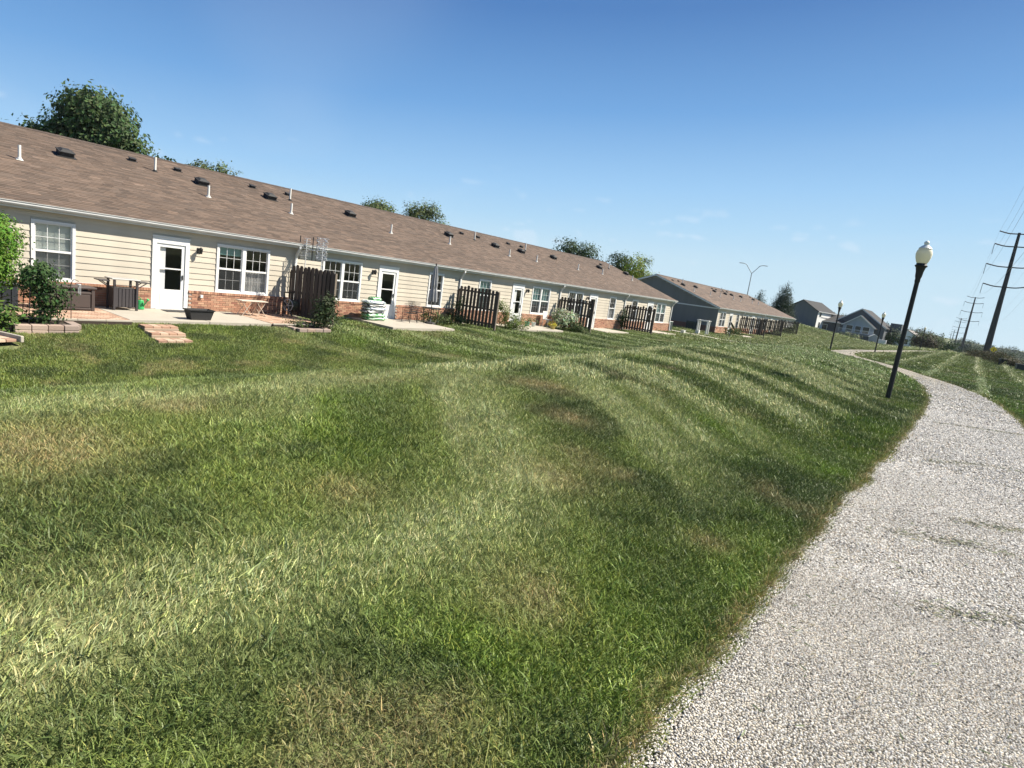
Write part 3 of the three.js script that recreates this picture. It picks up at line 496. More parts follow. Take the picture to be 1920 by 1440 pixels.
{ // sidewalk between the buildings
  const o = thing('sidewalk', 'narrow white concrete sidewalk between the two buildings', 'sidewalk', [-20, -.75, -51.2]);
  for (let k = 0; k < 9; k++) { const x = .6 + k * 1.22 - 3; mesh('slab', [rbox(1.21, .14, 1.15, .01, x, H(-20 + x, -51.2) + .75 - .01, 0, 0, (H(-19.4 + x, -51.2) - H(-20.6 + x, -51.2)) / 1.2)], M.concrete, o); }
  block(-23, -11.9, -50.6, -51.8);
}

// ------------------------------------------------------------------ fences
function boardGeo(h, w, t) { const s = new THREE.Shape(); s.moveTo(-w / 2, 0); s.lineTo(w / 2, 0); s.lineTo(w / 2, h - .035); s.lineTo(w / 2 - .03, h); s.lineTo(-w / 2 + .03, h); s.lineTo(-w / 2, h - .035); s.closePath(); const g = new THREE.ExtrudeGeometry(s, { depth: t, bevelEnabled: false }); return metreUV(g); }
const woods = [0, 1, 2, 3].map((i) => { const m = M.wood.clone(); m.color.multiplyScalar([1, .72, 1.3, .88][i]); return m; });
const fenceBoards = [1.80, 1.83, 1.77].map((h) => boardGeo(h, .138, .019));
function fence(z, y, label, seed, lean = 0, xo = -17.6, n = 12, double = false) {
  const R = rng(seed), o = thing('privacy_fence', label, 'fence', [-19.86, y, z], .19, 'dark board fences between the patios'), W = xo + 19.86; o.rotation.x = lean;
  for (const x of [.05, W]) mesh('post', [rbox(.092, x > .1 ? 2.12 : 1.9, .092, .006, x, (x > .1 ? 2.22 : 2.1) / 2 - .18, 0)], x > .1 ? M.woodPost : woods[1], o);
  for (const q of [.42, 1.10, 1.84]) mesh('rail', [rbox(W - .05, .086, .038, .004, W / 2, q, .026)], woods[1], o);
  const step = (W - .1) / n;
  for (let k = 0; k < n; k++) { const m = mesh('fence_board', fenceBoards[Math.floor(R() * 3)], woods[Math.floor(R() * 4)], o); m.position.set(.12 + step * (k + .5), .24 + R() * .02, .048); m.rotation.z = (R() - .5) * .012; m.rotation.y = (R() - .5) * .05; }
  if (double) for (let k = 0; k < n - 1; k++) { const m = mesh('fence_board', fenceBoards[Math.floor(R() * 3)], woods[Math.floor(R() * 4)], o); m.position.set(.12 + step * (k + 1), .24 + R() * .02, -.015); m.rotation.z = (R() - .5) * .012; }
  return o;
}
fence(-12.5, -1.0, 'dark board fence below the antennas, with a pale end post', 101, 0, -17.7, 11, true);
fence(-21.62, -1.0, 'dark board fence beside the closed grey parasol', 102, 0, -17.6, 11);
fence(-30.8, -.97, 'dark board fence behind the white flowering hydrangea', 103, 0, -17.6, 11);
fence(-39.75, -.97, 'dark board fence nearest the corner downspout of the near building', 104, 0, -17.6, 11);
fence(-68.6, -.80, 'nearest of the three dark fences along the second building', 105, 0, -17.1, 14);
fence(-77.3, -.78, 'middle of the three dark fences along the second building', 106, 0, -17.3, 14);
fence(-85.9, -.6, 'farthest of the three dark fences along the second building', 107, 0, -17.3, 14);

// ------------------------------------------------------------------ things on the patios
{ // storage box
  const o = thing('storage_box', 'brown resin storage box with panelled front on the brick pavers', 'storage box', [-19.02, SLAB, -5.42], 0);
  mesh('body', [rbox(.52, .52, 1.08, .02, 0, .27, 0)], M.resinBrown, o);
  for (const x of [-.24, .25]) for (const z of [-.52, .52]) mesh('corner_post', [rbox(.07, .58, .08, .012, x, .29, z)], M.resinBrown, o);
  mesh('front_panel', [rbox(.02, .34, .90, .008, .268, .26, 0), rbox(.03, .05, .96, .01, .27, .47, 0), rbox(.03, .05, .96, .01, .27, .05, 0)], M.resinBrown, o);
  for (let k = 0; k < 3; k++) mesh('side_panel', [rbox(.12, .40, .02, .006, -.15 + k * .15, .26, -.548)], M.resinBrown, o);
  mesh('lid', [rbox(.62, .06, 1.20, .02, .0, .61, 0)], M.resinBrown, o);
}
{ // serving cart
  const o = thing('serving_cart', 'dark slatted serving cart beside the white door', 'serving cart', [-19.42, SLAB, -6.88], 0);
  for (const x of [-.24, .24]) for (const z of [-.29, .29]) mesh('leg', [rbox(.06, .86, .06, .008, x, .43, z)], M.resinGrey, o);
  mesh('cabinet', [rbox(.44, .56, .54, .01, -.01, .36, 0)], M.resinGrey, o);
  for (let k = 0; k < 6; k++) mesh('slat', [rbox(.018, .54, .078, .006, .222, .36, -.225 + k * .09)], M.resinGrey, o);
  for (let k = 0; k < 4; k++) mesh('slat', [rbox(.09, .54, .018, .006, -.16 + k * .105, .36, .282)], M.resinGrey, o);
  mesh('top', [rbox(.58, .035, .74, .012, 0, .885, 0)], std(.40, .39, .38, .4, { metalness: .3 }), o);
  for (const s of [1, -1]) mesh('side_shelf', [rbox(.40, .03, .28, .01, 0, .82, s * .52), rod([-.15, .62, s * .31], [-.15, .81, s * .58], .014), rod([.15, .62, s * .31], [.15, .81, s * .58], .014)], M.resinGrey, o);
  mesh('rail', [rod([.28, .72, -.28], [.28, .72, .28], .01)], M.black, o);
}
{ const o = thing('watering_can', 'green watering can behind the dark serving cart', 'watering can', [-19.62, SLAB, -7.42], .6); const g = std(.03, .30, .09, .4); mesh('body', [lathe([[0, 0], [.11, 0], [.12, .02], [.10, .26], [.085, .28], [.06, .28]], 18)], g, o); mesh('spout', [rod([.08, .06, 0], [.24, .30, 0], .022, 8, .014), rod([.235, .295, 0], [.26, .33, 0], .03, 8, .045)], g, o); mesh('handle', [tube([[-.09, .07, 0], [-.20, .20, 0], [-.12, .36, 0], [.02, .33, 0], [.05, .28, 0]], .011)], g, o); }
{ // tub
  const o = thing('planter_tub', 'black plastic tub standing on the concrete patio', 'tub', [-17.72, SLAB, -8.28], .04);
  const s = new Soup(), lo = [.14, .28], hi = [.19, .36], h = .30, c = (q, y) => [[q[0], y, q[1]], [q[0], y, -q[1]], [-q[0], y, -q[1]], [-q[0], y, q[1]]], a = c(lo, .0), b = c(hi, h), bi = c([hi[0] - .015, hi[1] - .015], h), ai = c([lo[0] - .01, lo[1] - .01], .14);
  for (let k = 0; k < 4; k++) { const n = (k + 1) % 4; s.quad(a[k], a[n], b[n], b[k]); s.quad(b[k], b[n], bi[n], bi[k]); s.quad(bi[k], bi[n], ai[n], ai[k]); } s.quad(...a); s.quad(...ai);
  mesh('shell', s.geo(), M.blackRough, o); mesh('rim', [span(hi[0] - .004, hi[0] + .016, h - .035, h, -hi[1] - .015, hi[1] + .015), span(-hi[0] + .004, -hi[0] - .016, h - .035, h, -hi[1] - .015, hi[1] + .015), span(-hi[0], hi[0], h - .033, h - .001, hi[1] - .004, hi[1] + .016), span(-hi[0], hi[0], h - .033, h - .001, -hi[1] + .004, -hi[1] - .016)], M.black, o); mesh('potting_soil', [span(-.15, .15, .135, .19, -.3, .3)], M.soil, o);
}
{ const o = thing('door_mat', 'thin black mat in front of the nearest white door', 'mat', [-19.45, SLAB + .001, -8.42]); mesh('pad', [rbox(.45, .015, .75, .005, 0, .008, 0)], M.blackRough, o); mesh('border', [span(-.235, .235, .002, .012, .376, .386), span(-.235, .235, .002, .012, -.376, -.386)], M.black, o); }
{ // folding table
  const o = thing('folding_table', 'low beige folding table with crossed legs under the double window', 'folding table', [-19.15, SLAB, -10.68]), m = std(.50, .43, .35, .5);
  mesh('tabletop', [rbox(.42, .028, .94, .008, 0, .50, 0)], m, o);
  for (const s of [-1, 1]) { mesh('leg', [rod([s * .17, .0, -.42], [s * .17, .49, -.08], .011), rod([s * .17, 0, .42], [s * .17, .49, .08], .011)], m, o); mesh('leg', [rod([s * .155, 0, -.10], [s * .155, .49, -.42], .011), rod([s * .155, 0, .10], [s * .155, .49, .42], .011)], m, o); }
  for (const z of [-.42, .42, -.1, .1]) mesh('foot_bar', [rod([-.19, .014, z], [.19, .014, z], .012)], m, o);
}
{ // hose reel behind the first fence
  const o = thing('hose_reel', 'dark hose reel cart in the shade left of the first fence', 'hose reel', [-19.25, SLAB, -12.25], .25);
  mesh('frame', [rod([-.2, 0, .2], [-.2, .85, .2], .018), rod([-.2, 0, -.2], [-.2, .85, -.2], .018), rod([.25, .05, .2], [-.2, .5, .2], .018), rod([.25, .05, -.2], [-.2, .5, -.2], .018), rod([-.2, .85, -.2], [-.2, .85, .2], .018)], M.black, o);
  for (const z of [-.19, .19]) { const g = new THREE.TorusGeometry(.21, .018, 6, 22); g.translate(.0, .42, z); const sp = []; for (let k = 0; k < 5; k++) sp.push(rod([0, .42, z], [.2 * Math.cos(k * 1.257), .42 + .2 * Math.sin(k * 1.257), z], .012)); mesh('wheel', [g, ...sp], z > 0 ? std(.30, .30, .31, .5) : M.blackRough, o); }
  const coil = []; for (let k = 0; k < 5; k++) { const g = new THREE.TorusGeometry(.15, .018, 6, 18); g.translate(0, .42, -.13 + k * .065); coil.push(g); } mesh('hose', coil, std(.05, .07, .045, .5), o);
}
// stacked bags of soil
function bagGeo(w, h, d, seed) {
  const R = rng(seed), g = new THREE.SphereGeometry(1, 28, 18), p = g.attributes.position, f = (v, e) => Math.sign(v) * Math.pow(Math.abs(v), e);
  for (let i = 0; i < p.count; i++) { let x = f(p.getX(i), .42), y = f(p.getY(i), .8), z = f(p.getZ(i), .42); const n = fbm(x * 2.2 + seed, z * 2.2, seed, 3) - .5, e = 1 - .35 * Math.pow(Math.max(Math.abs(x), Math.abs(z)), 6); p.setXYZ(i, x * w / 2 * (1 + n * .08), (y * e + n * .22) * h / 2, z * d / 2 * (1 + n * .08)); }
  g.computeVertexNormals(); return g;
}
{
  const spec = [['green', 'bottom'], ['green', 'second'], ['black', 'third'], ['white', 'fourth'], ['black', 'fifth'], ['white', 'sixth'], ['green', 'topmost, smaller']];
  const print = (base, mark, band) => texture(128, (u, v) => { const a = fbm(u * 9, v * 30, 83, 3), b = Math.abs(v - .5); const words = b < .30 && ((Math.floor(u * 22) + Math.floor(v * 9)) % 3 !== 0) && fbm(u * 40, v * 9, 87, 2) > .50; return (b > .36 ? band : words ? mark : base).map((q) => q * lerp(.85, 1.05, a)); }, true);
  const tex = { green: print([.10, .52, .22], [.82, .85, .80], [.06, .40, .16]), black: print([.10, .10, .11], [.86, .87, .86], [.75, .76, .76]), white: print([.84, .86, .84], [.20, .30, .42], [.62, .76, .66]) };
  const mats = Object.fromEntries(Object.entries(tex).map(([k, t]) => [k, std(1, 1, 1, .35, { map: t })]));
  spec.forEach(([c, w], k) => { const last = k === 6, g = bagGeo(last ? .40 : .58, .185, last ? .5 : 1.0, 200 + k); const o = thing('soil_bag', w + ' bag in the stack of soil bags by the second white door, ' + c + ' plastic', 'bag', [-19.30 + (k % 2) * .03, SLAB + .075 + k * .132, -16.0 + ((k * 7) % 3 - 1) * .035], (k % 3 - 1) * .06, 'stacked soil bags'); mesh('sack', g, mats[c], o); const hs = last ? .5 : 1.0; for (const s of [-1, 1]) mesh('crimped_end', [rbox(last ? .26 : .42, .012, .05, .004, 0, 0, s * (hs / 2 + .005))], mats[c], o); });
}
// table, chairs and parasol
{
  const o = thing('patio_table', 'black wire patio table around the closed parasol', 'table', [-18.8, SLAB, -18.86]); const ring = (r, y, t) => { const g = new THREE.TorusGeometry(r, t, 6, 32); g.rotateX(Math.PI / 2); g.translate(0, y, 0); return g; };
  const wires = [ring(.42, .70, .014), ring(.30, .70, .006), ring(.18, .70, .006), ring(.05, .70, .01)]; for (let k = 0; k < 24; k++) { const a = k / 24 * 6.283; wires.push(rod([.05 * Math.cos(a), .70, .05 * Math.sin(a)], [.42 * Math.cos(a), .70, .42 * Math.sin(a)], .004, 5)); }
  mesh('tabletop', wires, M.black, o); for (let k = 0; k < 4; k++) { const a = k * 1.571 + .5; mesh('leg', [rod([.36 * Math.cos(a), .70, .36 * Math.sin(a)], [.30 * Math.cos(a), 0, .30 * Math.sin(a)], .013)], M.black, o); }
  function chair(x, z, turn, label) { const c = thing('patio_chair', label, 'chair', [x, SLAB, z], turn, 'black wire patio chairs'); const s = []; for (let k = 0; k < 9; k++) { const q = -.22 + k * .055; s.push(rod([-.22, .40, q], [.22, .42, q], .005, 5), rod([q, .41, -.23], [q, .41, .23], .005, 5)); } mesh('seat', s, M.black, c); const b = []; for (let k = 0; k < 9; k++) { const q = -.22 + k * .055; b.push(rod([-.22, .42, q], [-.36, .86, q], .005, 5)); } for (let k = 0; k < 8; k++) { const t = k / 7; b.push(rod([-.22 - .14 * t, .42 + .44 * t, -.23], [-.22 - .14 * t, .42 + .44 * t, .23], .005, 5)); } mesh('backrest', b, M.black, c); for (const s2 of [-.23, .23]) { mesh('leg', [rod([.22, .42, s2], [.25, 0, s2], .012), rod([-.22, .42, s2], [-.25, 0, s2], .012)], M.black, c); mesh('armrest', [tube([[-.30, .66, s2], [0, .64, s2], [.22, .62, s2], [.22, .42, s2]], .012, 14)], M.black, c); } return c; }
  chair(-18.95, -17.75, -1.45, 'black wire patio chair standing left of the wire table'); chair(-19.55, -18.7, .1, 'black wire patio chair between the wire table and the wall');
  const p = thing('parasol', 'closed grey parasol standing in the wire patio table', 'parasol', [-18.8, SLAB, -18.86]); mesh('pole', [cyl(.02, .02, 2.62, 0, 0, 0, 10)], M.blackRough, p); mesh('stand', [lathe([[0, 0], [.24, 0], [.25, .03], [.20, .07], [.05, .09], [.035, .22], [0, .22]], 22)], M.blackRough, p);
  const n = 64, rings = 22, pos = [], idx = []; for (let j = 0; j <= rings; j++) { const t = j / rings, y = 2.55 - t * 1.5, r0 = .045 + .115 * Math.pow(t, .7) * (1 - .35 * sstep(.55, .62, t) * (1 - sstep(.62, .72, t))); for (let i = 0; i < n; i++) { const a = i / n * 6.2832, r = r0 * (1 + .34 * Math.sin(a * 8 + t * 3)); pos.push(r * Math.cos(a), y - (Math.sin(a * 8 + t * 3) > 0 ? .06 * t : 0), r * Math.sin(a)); } } for (let j = 0; j < rings; j++) for (let i = 0; i < n; i++) { const a = j * n + i, b = j * n + (i + 1) % n; idx.push(a, b, a + n, b, b + n, a + n); }
  const cg = new THREE.BufferGeometry(); cg.setAttribute('position', new THREE.BufferAttribute(new Float32Array(pos), 3)); cg.setIndex(idx); cg.computeVertexNormals(); mesh('canopy', cg, std(.30, .30, .31, .85), p); mesh('finial', [cyl(.045, .03, .09, 0, 2.58, 0, 10)], M.resinBrown, p); mesh('tie_strap', [(() => { const g = new THREE.TorusGeometry(.085, .016, 6, 20); g.rotateX(Math.PI / 2); g.translate(0, 1.66, 0); return g; })()], std(.22, .22, .23, .9), p);
}
// television antennas
function antenna(x, y, z, label, kind) {
  const o = thing('antenna', label, 'antenna', [x, y - 1.1, z], .25, 'television antennas above the first fence');
  mesh('mast', [rod([0, 0, 0], [0, 1.15 + (kind ? .25 : .3), 0], .016)], M.alu, o); const Y = 1.1;
  if (kind) { for (let k = 0; k < 13; k++) mesh('element', [rod([-.26 + (k % 2) * .03, Y - .32 + k * .062, .02 + (k % 3) * .02], [.26 - (k % 2) * .03, Y - .32 + k * .062, .02 + (k % 3) * .02], .011, 5)], M.alu, o); mesh('zigzag', [-1, 1].map((s) => { const pts = []; for (let k = 0; k < 9; k++) pts.push([s * (.08 + (k % 2) * .14), Y - .34 + k * .095, .06]); return pts.slice(1).map((p, i) => rod(pts[i], p, .013, 5)); }).flat(), M.alu, o); mesh('upright', [rod([-.27, Y - .40, 0], [-.27, Y + .46, 0], .012)], M.black, o); mesh('bow_tie', [rod([.12, Y - .36, .07], [.30, Y - .30, .10], .01), rod([.12, Y + .36, .07], [.30, Y + .3, .10], .01), rod([.12, Y, .07], [.3, Y + .05, .10], .01)], M.alu, o); }
  else { for (const s of [-.30, .30]) mesh('upright', [rod([s, Y - .42, 0], [s, Y + .44, 0], .018)], M.black, o); for (let k = 0; k < 9; k++) mesh('element', [rod([-.20 + .1 * (k > 4), Y - .36 + k * .09, .03], [.10 + .1 * (k > 4), Y - .36 + k * .09, .03], .010, 5)], M.alu, o); for (let k = 0; k < 5; k++) mesh('element', [rod([-.26, Y - .30 + k * .05, .05], [.26, Y - .26 + k * .05, .05], .010, 5)], M.alu, o); mesh('boom', [rod([-.30, Y + .02, 0], [.42, Y - .04, .02], .014)], M.alu, o); mesh('balun', [rbox(.07, .05, .05, .01, -.02, Y + .05, .04)], M.black, o); }
}
antenna(-19.62, 1.72, -12.9, 'sparse rod antenna with two black uprights above the first fence', 0);
antenna(-18.55, 1.72, -12.86, 'dense silver comb antenna on the right above the first fence', 1);
// left border: dark bin, plant stakes
{ const o = thing('deck_bin', 'dark blue plastic bin behind the climbing vine at left', 'bin', [-18.55, SLAB, -3.75]); mesh('body', [rbox(.6, .62, .95, .03, 0, .31, 0)], std(.018, .022, .030, .5), o); mesh('lid', [rbox(.66, .05, 1.0, .02, 0, .64, 0)], std(.022, .026, .036, .5), o); for (let k = 0; k < 5; k++) mesh('rib', [rbox(.02, .5, .03, .006, .305, .31, -.36 + k * .18)], std(.018, .022, .030, .5), o); }
{ const o = thing('plant_obelisk', 'thin black metal plant stakes holding the climbing vine', 'trellis', [-16.82, -.90, -4.30]); for (const [x, z] of [[-.22, -.26], [.2, -.28], [-.2, .3], [.22, .28]]) mesh('stake', [rod([x, 0, z], [x * .8, 1.25, z * .8], .009)], M.black, o); for (const y of [.35, .75, 1.1]) mesh('hoop', [(() => { const g = new THREE.TorusGeometry(.29, .006, 5, 24); g.rotateX(Math.PI / 2); g.translate(0, y, 0); return g; })()], M.black, o); }
{ const o = thing('wire_shepherd_hook', 'thin black wire garden hook with a small pale chime beside the vine', 'garden hook', [-17.05, -.86, -4.95]); mesh('hook', [tube([[0, 0, 0], [0, .6, 0], [0, .95, 0], [0, 1.04, -.06], [0, 1.0, -.15]], .008, 30)], M.black, o); mesh('chime', [cyl(.05, .05, .02, 0, .92, -.15), rod([.03, .7, -.15], [.03, .92, -.15], .006), rod([-.03, .72, -.15], [-.03, .92, -.15], .006), rod([0, .68, -.19], [0, .92, -.19], .006)], M.alu, o); }
// pots
function pot(x, y, z, r, h, mat, label, cat = 'pot') { const o = thing('flower_pot', label, cat, [x, y, z], 0); mesh('pot', [lathe([[0, 0], [r * .7, 0], [r * .95, h * .86], [r * 1.06, h * .86], [r * 1.06, h], [r * .92, h], [r * .9, h * .84], [0, h * .82]], 20)], mat, o); return o; }
const potYellow = pot(-18.35, SLAB, -28.2, .16, .26, std(.50, .40, .14, .6), 'yellow pot of yellow flowers at the edge of the patio');
const potGreen = pot(-19.3, SLAB, -27.0, .15, .26, std(.10, .33, .26, .5), 'teal glazed pot by the brick skirt under the third double window'); const potWhite = pot(-19.25, SLAB, -27.55, .13, .24, std(.62, .66, .62, .6), 'small white pot by the brick skirt under the third double window');
{ const o = thing('garden_chair', 'white plastic garden chair against the wall behind the hydrangea', 'chair', [-19.45, SLAB, -29.2], 0); mesh('seat', [rbox(.42, .03, .44, .012, 0, .42, 0)], M.pvc, o); mesh('backrest', [rbox(.03, .46, .44, .012, -.22, .66, 0, 0, .15)], M.pvc, o); for (const x of [-.18, .18]) for (const z of [-.19, .19]) mesh('leg', [rod([x, .42, z], [x * 1.15, 0, z * 1.1], .018)], M.pvc, o); }

// between the buildings
{ const o = thing('condenser_unit', 'dark green air conditioner beside the corner downspout', 'air conditioner', [-20.7, -.86, -50.05]); mesh('cabinet', [rbox(.82, .78, .82, .03, 0, .47, 0)], std(.035, .055, .048, .6), o); for (let k = 0; k < 6; k++) mesh('louvre', [rbox(.01, .04, .70, .004, .415, .2 + k * .1, 0)], M.blackRough, o); mesh('top_grille', [rbox(.86, .04, .86, .02, 0, .88, 0)], std(.50, .51, .49, .5), o); mesh('pad', [span(-.5, .5, -.04, .075, -.5, .5)], M.concrete, o); }
{ const o = thing('condenser_unit', 'dark green air conditioner against the shaded grey gable wall', 'air conditioner', [-22.2, -.84, -60.2]); mesh('cabinet', [rbox(.9, .85, .8, .03, 0, .5, 0)], std(.030, .042, .040, .6), o); for (let k = 0; k < 6; k++) mesh('louvre', [rbox(.8, .04, .01, .004, 0, .2 + k * .1, .405)], M.blackRough, o); mesh('pad', [span(-.5, .5, -.04, .075, -.5, .5)], M.concrete, o); }
{ const o = thing('utility_box', 'low white box on the grass beside the air conditioner', 'box', [-19.1, -.88, -50.1]); mesh('body', [rbox(.3, .3, .4, .02, 0, .15, 0)], M.pvc, o); mesh('lid', [rbox(.33, .04, .43, .012, 0, .31, 0)], M.pvc, o); }
{ // white frame stand
  const o = thing('garden_arbor', 'white post arbor beside the narrow sidewalk', 'arbor', [-18.6, -.88, -53.2], .1);
  for (const x of [.42, -.42]) mesh('post', [rbox(.12, 1.30, .12, .01, x, .65, .0)], M.pvc, o); for (const x of [.42, -.42]) mesh('post', [rbox(.12, 1.30, .12, .01, x, .65, -.7)], M.pvc, o);
  mesh('top_beam', [rbox(1.08, .10, .14, .01, 0, 1.34, 0)], M.pvc, o); mesh('top_beam', [rbox(1.08, .10, .14, .01, 0, 1.34, -.7)], M.pvc, o); mesh('side_beam', [rbox(.1, .08, .72, .01, .42, 1.35, -.35)], M.pvc, o); mesh('side_beam', [rbox(.1, .08, .72, .01, -.42, 1.35, -.35)], M.pvc, o); mesh('planter_box', [rbox(.3, .42, .6, .012, -.42, .21, -.35)], M.pvc, o);
}
{ const o = thing('satellite_dish', 'dark satellite dish on a post in front of the second building', 'satellite dish', [-17.2, -.86, -57.0]); const d = std(.045, .047, .05, .5); mesh('post', [rod([0, -.1, 0], [0, 1.05, 0], .03)], d, o); const g = lathe([[0, 0], [.15, .012], [.32, .055], [.43, .11], [.43, .118], [.32, .065], [.15, .022], [0, .01]], 28); g.rotateZ(-.95); g.rotateY(.5); g.translate(.06, 1.10, 0); mesh('reflector', g, d, o); mesh('feed_arm', [rod([.06, .85, .0], [.5, 1.12, -.2], .014), rbox(.09, .07, .07, .01, .52, 1.14, -.21)], d, o); }
{ const o = thing('garden_ornament', 'rusty wagon wheel leaning in the shrub at the second building corner', 'wagon wheel', [-18.9, -.8, -62.2]); const g = new THREE.TorusGeometry(.38, .03, 6, 26); g.translate(0, .38, 0); const sp = []; for (let k = 0; k < 8; k++) sp.push(rod([0, .38, 0], [.37 * Math.cos(k * .785), .38 + .37 * Math.sin(k * .785), 0], .014)); const rust = std(.09, .055, .035, .8); mesh('rim', g, rust, o); for (const q of sp) mesh('spoke', q, rust, o); }

// ------------------------------------------------------------------ plants
const leafMat = phys(1, 1, 1, .75, { vertexColors: true, transmission: .28, thickness: 0, specularIntensity: .35 });
const bark = std(.10, .075, .055, .95, { map: T.grainUp });
const mixc = (a, b, t) => [lerp(a[0], b[0], t), lerp(a[1], b[1], t), lerp(a[2], b[2], t)];
// leaves gathered in clumps: each leaf a folded diamond of four triangles (two when small)
function foliage({ n, lobes, leaf, cols, seed, up = .3, long = 1.7, spread = .5, droop = 0 }) {
  const R = rng(seed), s = new Soup(), g3 = () => (R() + R() + R() - 1.5) / 1.5;
  const total = lobes.reduce((a, l) => a + Math.pow(l[3] * (l[4] || l[3]) * (l[5] || l[3]), .66), 0);
  for (const [cx, cy, cz, rx, ry = rx, rz = rx] of lobes) {
    const m = Math.round(n * Math.pow(rx * ry * rz, .66) / total), nb = Math.max(4, Math.round(m / 26));
    for (let b = 0; b < nb; b++) {
      const th = R() * 6.2832, ph = Math.acos(2 * R() - 1), rr = Math.pow(R(), .38), dx = Math.sin(ph) * Math.cos(th), dy = Math.cos(ph), dz = Math.sin(ph) * Math.sin(th);
      const bx = cx + dx * rx * rr, by = cy + dy * ry * rr, bz = cz + dz * rz * rr, br = leaf * (2.2 + R() * 2.6), tone = R();
      const cnt = Math.round(m / nb * lerp(.6, 1.4, R()));
      for (let k = 0; k < cnt; k++) {
        const px = bx + g3() * br + dx * br * .4, py = by + g3() * br * .8 - droop * R() * br, pz = bz + g3() * br + dz * br * .4;
        let nx = dx + g3() * spread * 2, ny = dy + up + g3() * spread * 2, nz = dz + g3() * spread * 2; const nl = Math.hypot(nx, ny, nz) || 1; nx /= nl; ny /= nl; nz /= nl;
        let ax = g3(), ay = g3() - droop, az = g3(); const d = ax * nx + ay * ny + az * nz; ax -= d * nx; ay -= d * ny; az -= d * nz; const al = Math.hypot(ax, ay, az) || 1; ax /= al; ay /= al; az /= al;
        const qx = ny * az - nz * ay, qy = nz * ax - nx * az, qz = nx * ay - ny * ax, l = leaf * lerp(.6, 1.25, R()), w = l / long / 2;
        const col = mixc(mixc(cols[0], cols[1], tone), cols[2] || cols[1], R() * .45).map((c) => c * lerp(.8, 1.2, R()));
        const A = [px - ax * l / 2, py - ay * l / 2, pz - az * l / 2], B = [px + ax * l / 2, py + ay * l / 2, pz + az * l / 2], f = .22 * w;
        const C = [px + qx * w + nx * f, py + qy * w + ny * f, pz + qz * w + nz * f], D = [px - qx * w + nx * f, py - qy * w + ny * f, pz - qz * w + nz * f];
        s.tri(A, C, B, col); s.tri(A, B, D, col);
      }
    }
  }
  return s.geo();
}
function trunkGeo(h, r, limbs, seed) { const R = rng(seed), gs = [rod([0, 0, 0], [0, h, 0], r, 9, r * .55)]; for (const [cx, cy, cz] of limbs) { const y0 = Math.max(h * .45, Math.min(h * .95, cy - 1.2 - R())); const mx = cx * .45, my = (y0 + cy) / 2 + .3, mz = cz * .45; gs.push(rod([0, y0, 0], [mx, my, mz], r * .42, 7, r * .28), rod([mx, my, mz], [cx, cy, cz], r * .28, 6, r * .08)); } return gs; }
function tree(name, label, x, z, trunkH, r, lobes, opt, cat = 'tree', group) {
  const y = H(x, z), o = thing(name, label, cat, [x, y - .05, z], 0, group);
  mesh('trunk', trunkGeo(trunkH, r, lobes.map((l) => [l[0], l[1], l[2]]), opt.seed), bark, o);
  mesh('crown', foliage({ lobes, ...opt }), leafMat, o); return o;
}
const GREEN = [[.030, .062, .014], [.060, .115, .024], [.085, .14, .035]], DEEP = [[.020, .045, .014], [.038, .075, .022], [.055, .095, .03]], LIME = [[.11, .18, .02], [.20, .26, .03], [.28, .29, .05]], OLIVE = [[.055, .085, .025], [.10, .14, .04], [.15, .17, .06]];
// trees behind the near building
tree('maple_tree', 'large dark green tree rising behind the roof at far left', -54.0, -17.0, 7.5, .34, [[-3.94, 8.49, 2.33, 0.82], [-2.32, 9.47, 0.76, 0.95], [-1.44, 10.65, 0.80, 0.82], [0.50, 10.82, 0.25, 1.20], [1.28, 10.25, -0.43, 1.33], [-0.57, 8.87, 0.98, 1.46], [2.57, 8.81, -1.01, 1.07], [-2.05, 8.32, 2.36, 0.89], [4.35, 7.38, -3.38, 0.54], [1.46, 7.90, 0.05, 1.33], [-0.21, 11.36, 0.95, 0.50], [-0.27, 11.69, -0.60, 0.63], [3.55, 7.49, -3.21, 0.34], [1.80, 8.02, -1.61, 0.82], [-4.42, 8.37, 2.68, 0.44]], { n: 17000, leaf: .33, cols: [[.032, .062, .018], [.062, .11, .032], [.11, .155, .065]], seed: 301, droop: .5 }, 'tree', 'trees behind the near building');
tree('maple_tree', 'top of a small tree just showing above the ridge left of centre', -80, -38, 7, .25, [[0, 10.2, 0, 2.4, 2.0, 2.6]], { n: 2600, leaf: .34, cols: OLIVE, seed: 302 }, 'tree', 'trees behind the near building');
tree('pear_tree', 'small round tree top beside the taller upright tree above the ridge', -60.2, -49.4, 6, .22, [[0, 8.4, 0, 1.6, 1.5, 1.8], [.4, 7.9, 1.2, 1.3, 1.3, 1.2]], { n: 3200, leaf: .28, cols: OLIVE, seed: 303 }, 'tree', 'trees behind the near building');
tree('pear_tree', 'upright bristling tree standing above the middle of the ridge', -56.0, -53.0, 6, .24, [[0, 7.4, 0, 2.0, 2.6, 2.2], [.6, 6.6, -2.0, 1.7, 1.8, 1.4], [-.4, 8.4, 1.6, 1.2, 1.5, 1.0], [0, 9.0, -.4, 1.2, 1.2, 1.3]], { n: 6500, leaf: .28, cols: OLIVE, seed: 304, up: .6 }, 'tree', 'trees behind the near building');
tree('maple_tree', 'left of the two small dark trees above the far roof ridge', -46.0, -71.5, 5.5, .2, [[0, 6.6, 0, 1.7, 2.3, 1.8]], { n: 2400, leaf: .30, cols: DEEP, seed: 305 }, 'tree', 'trees behind the near building');
tree('maple_tree', 'right of the two small dark trees above the far roof ridge', -44.0, -73.5, 5.2, .2, [[0, 6.4, 0, 1.6, 2.0, 1.8], [.4, 5.6, -1.2, 1.1, 1.3, 1.0]], { n: 2400, leaf: .30, cols: DEEP, seed: 306 }, 'tree', 'trees behind the near building');
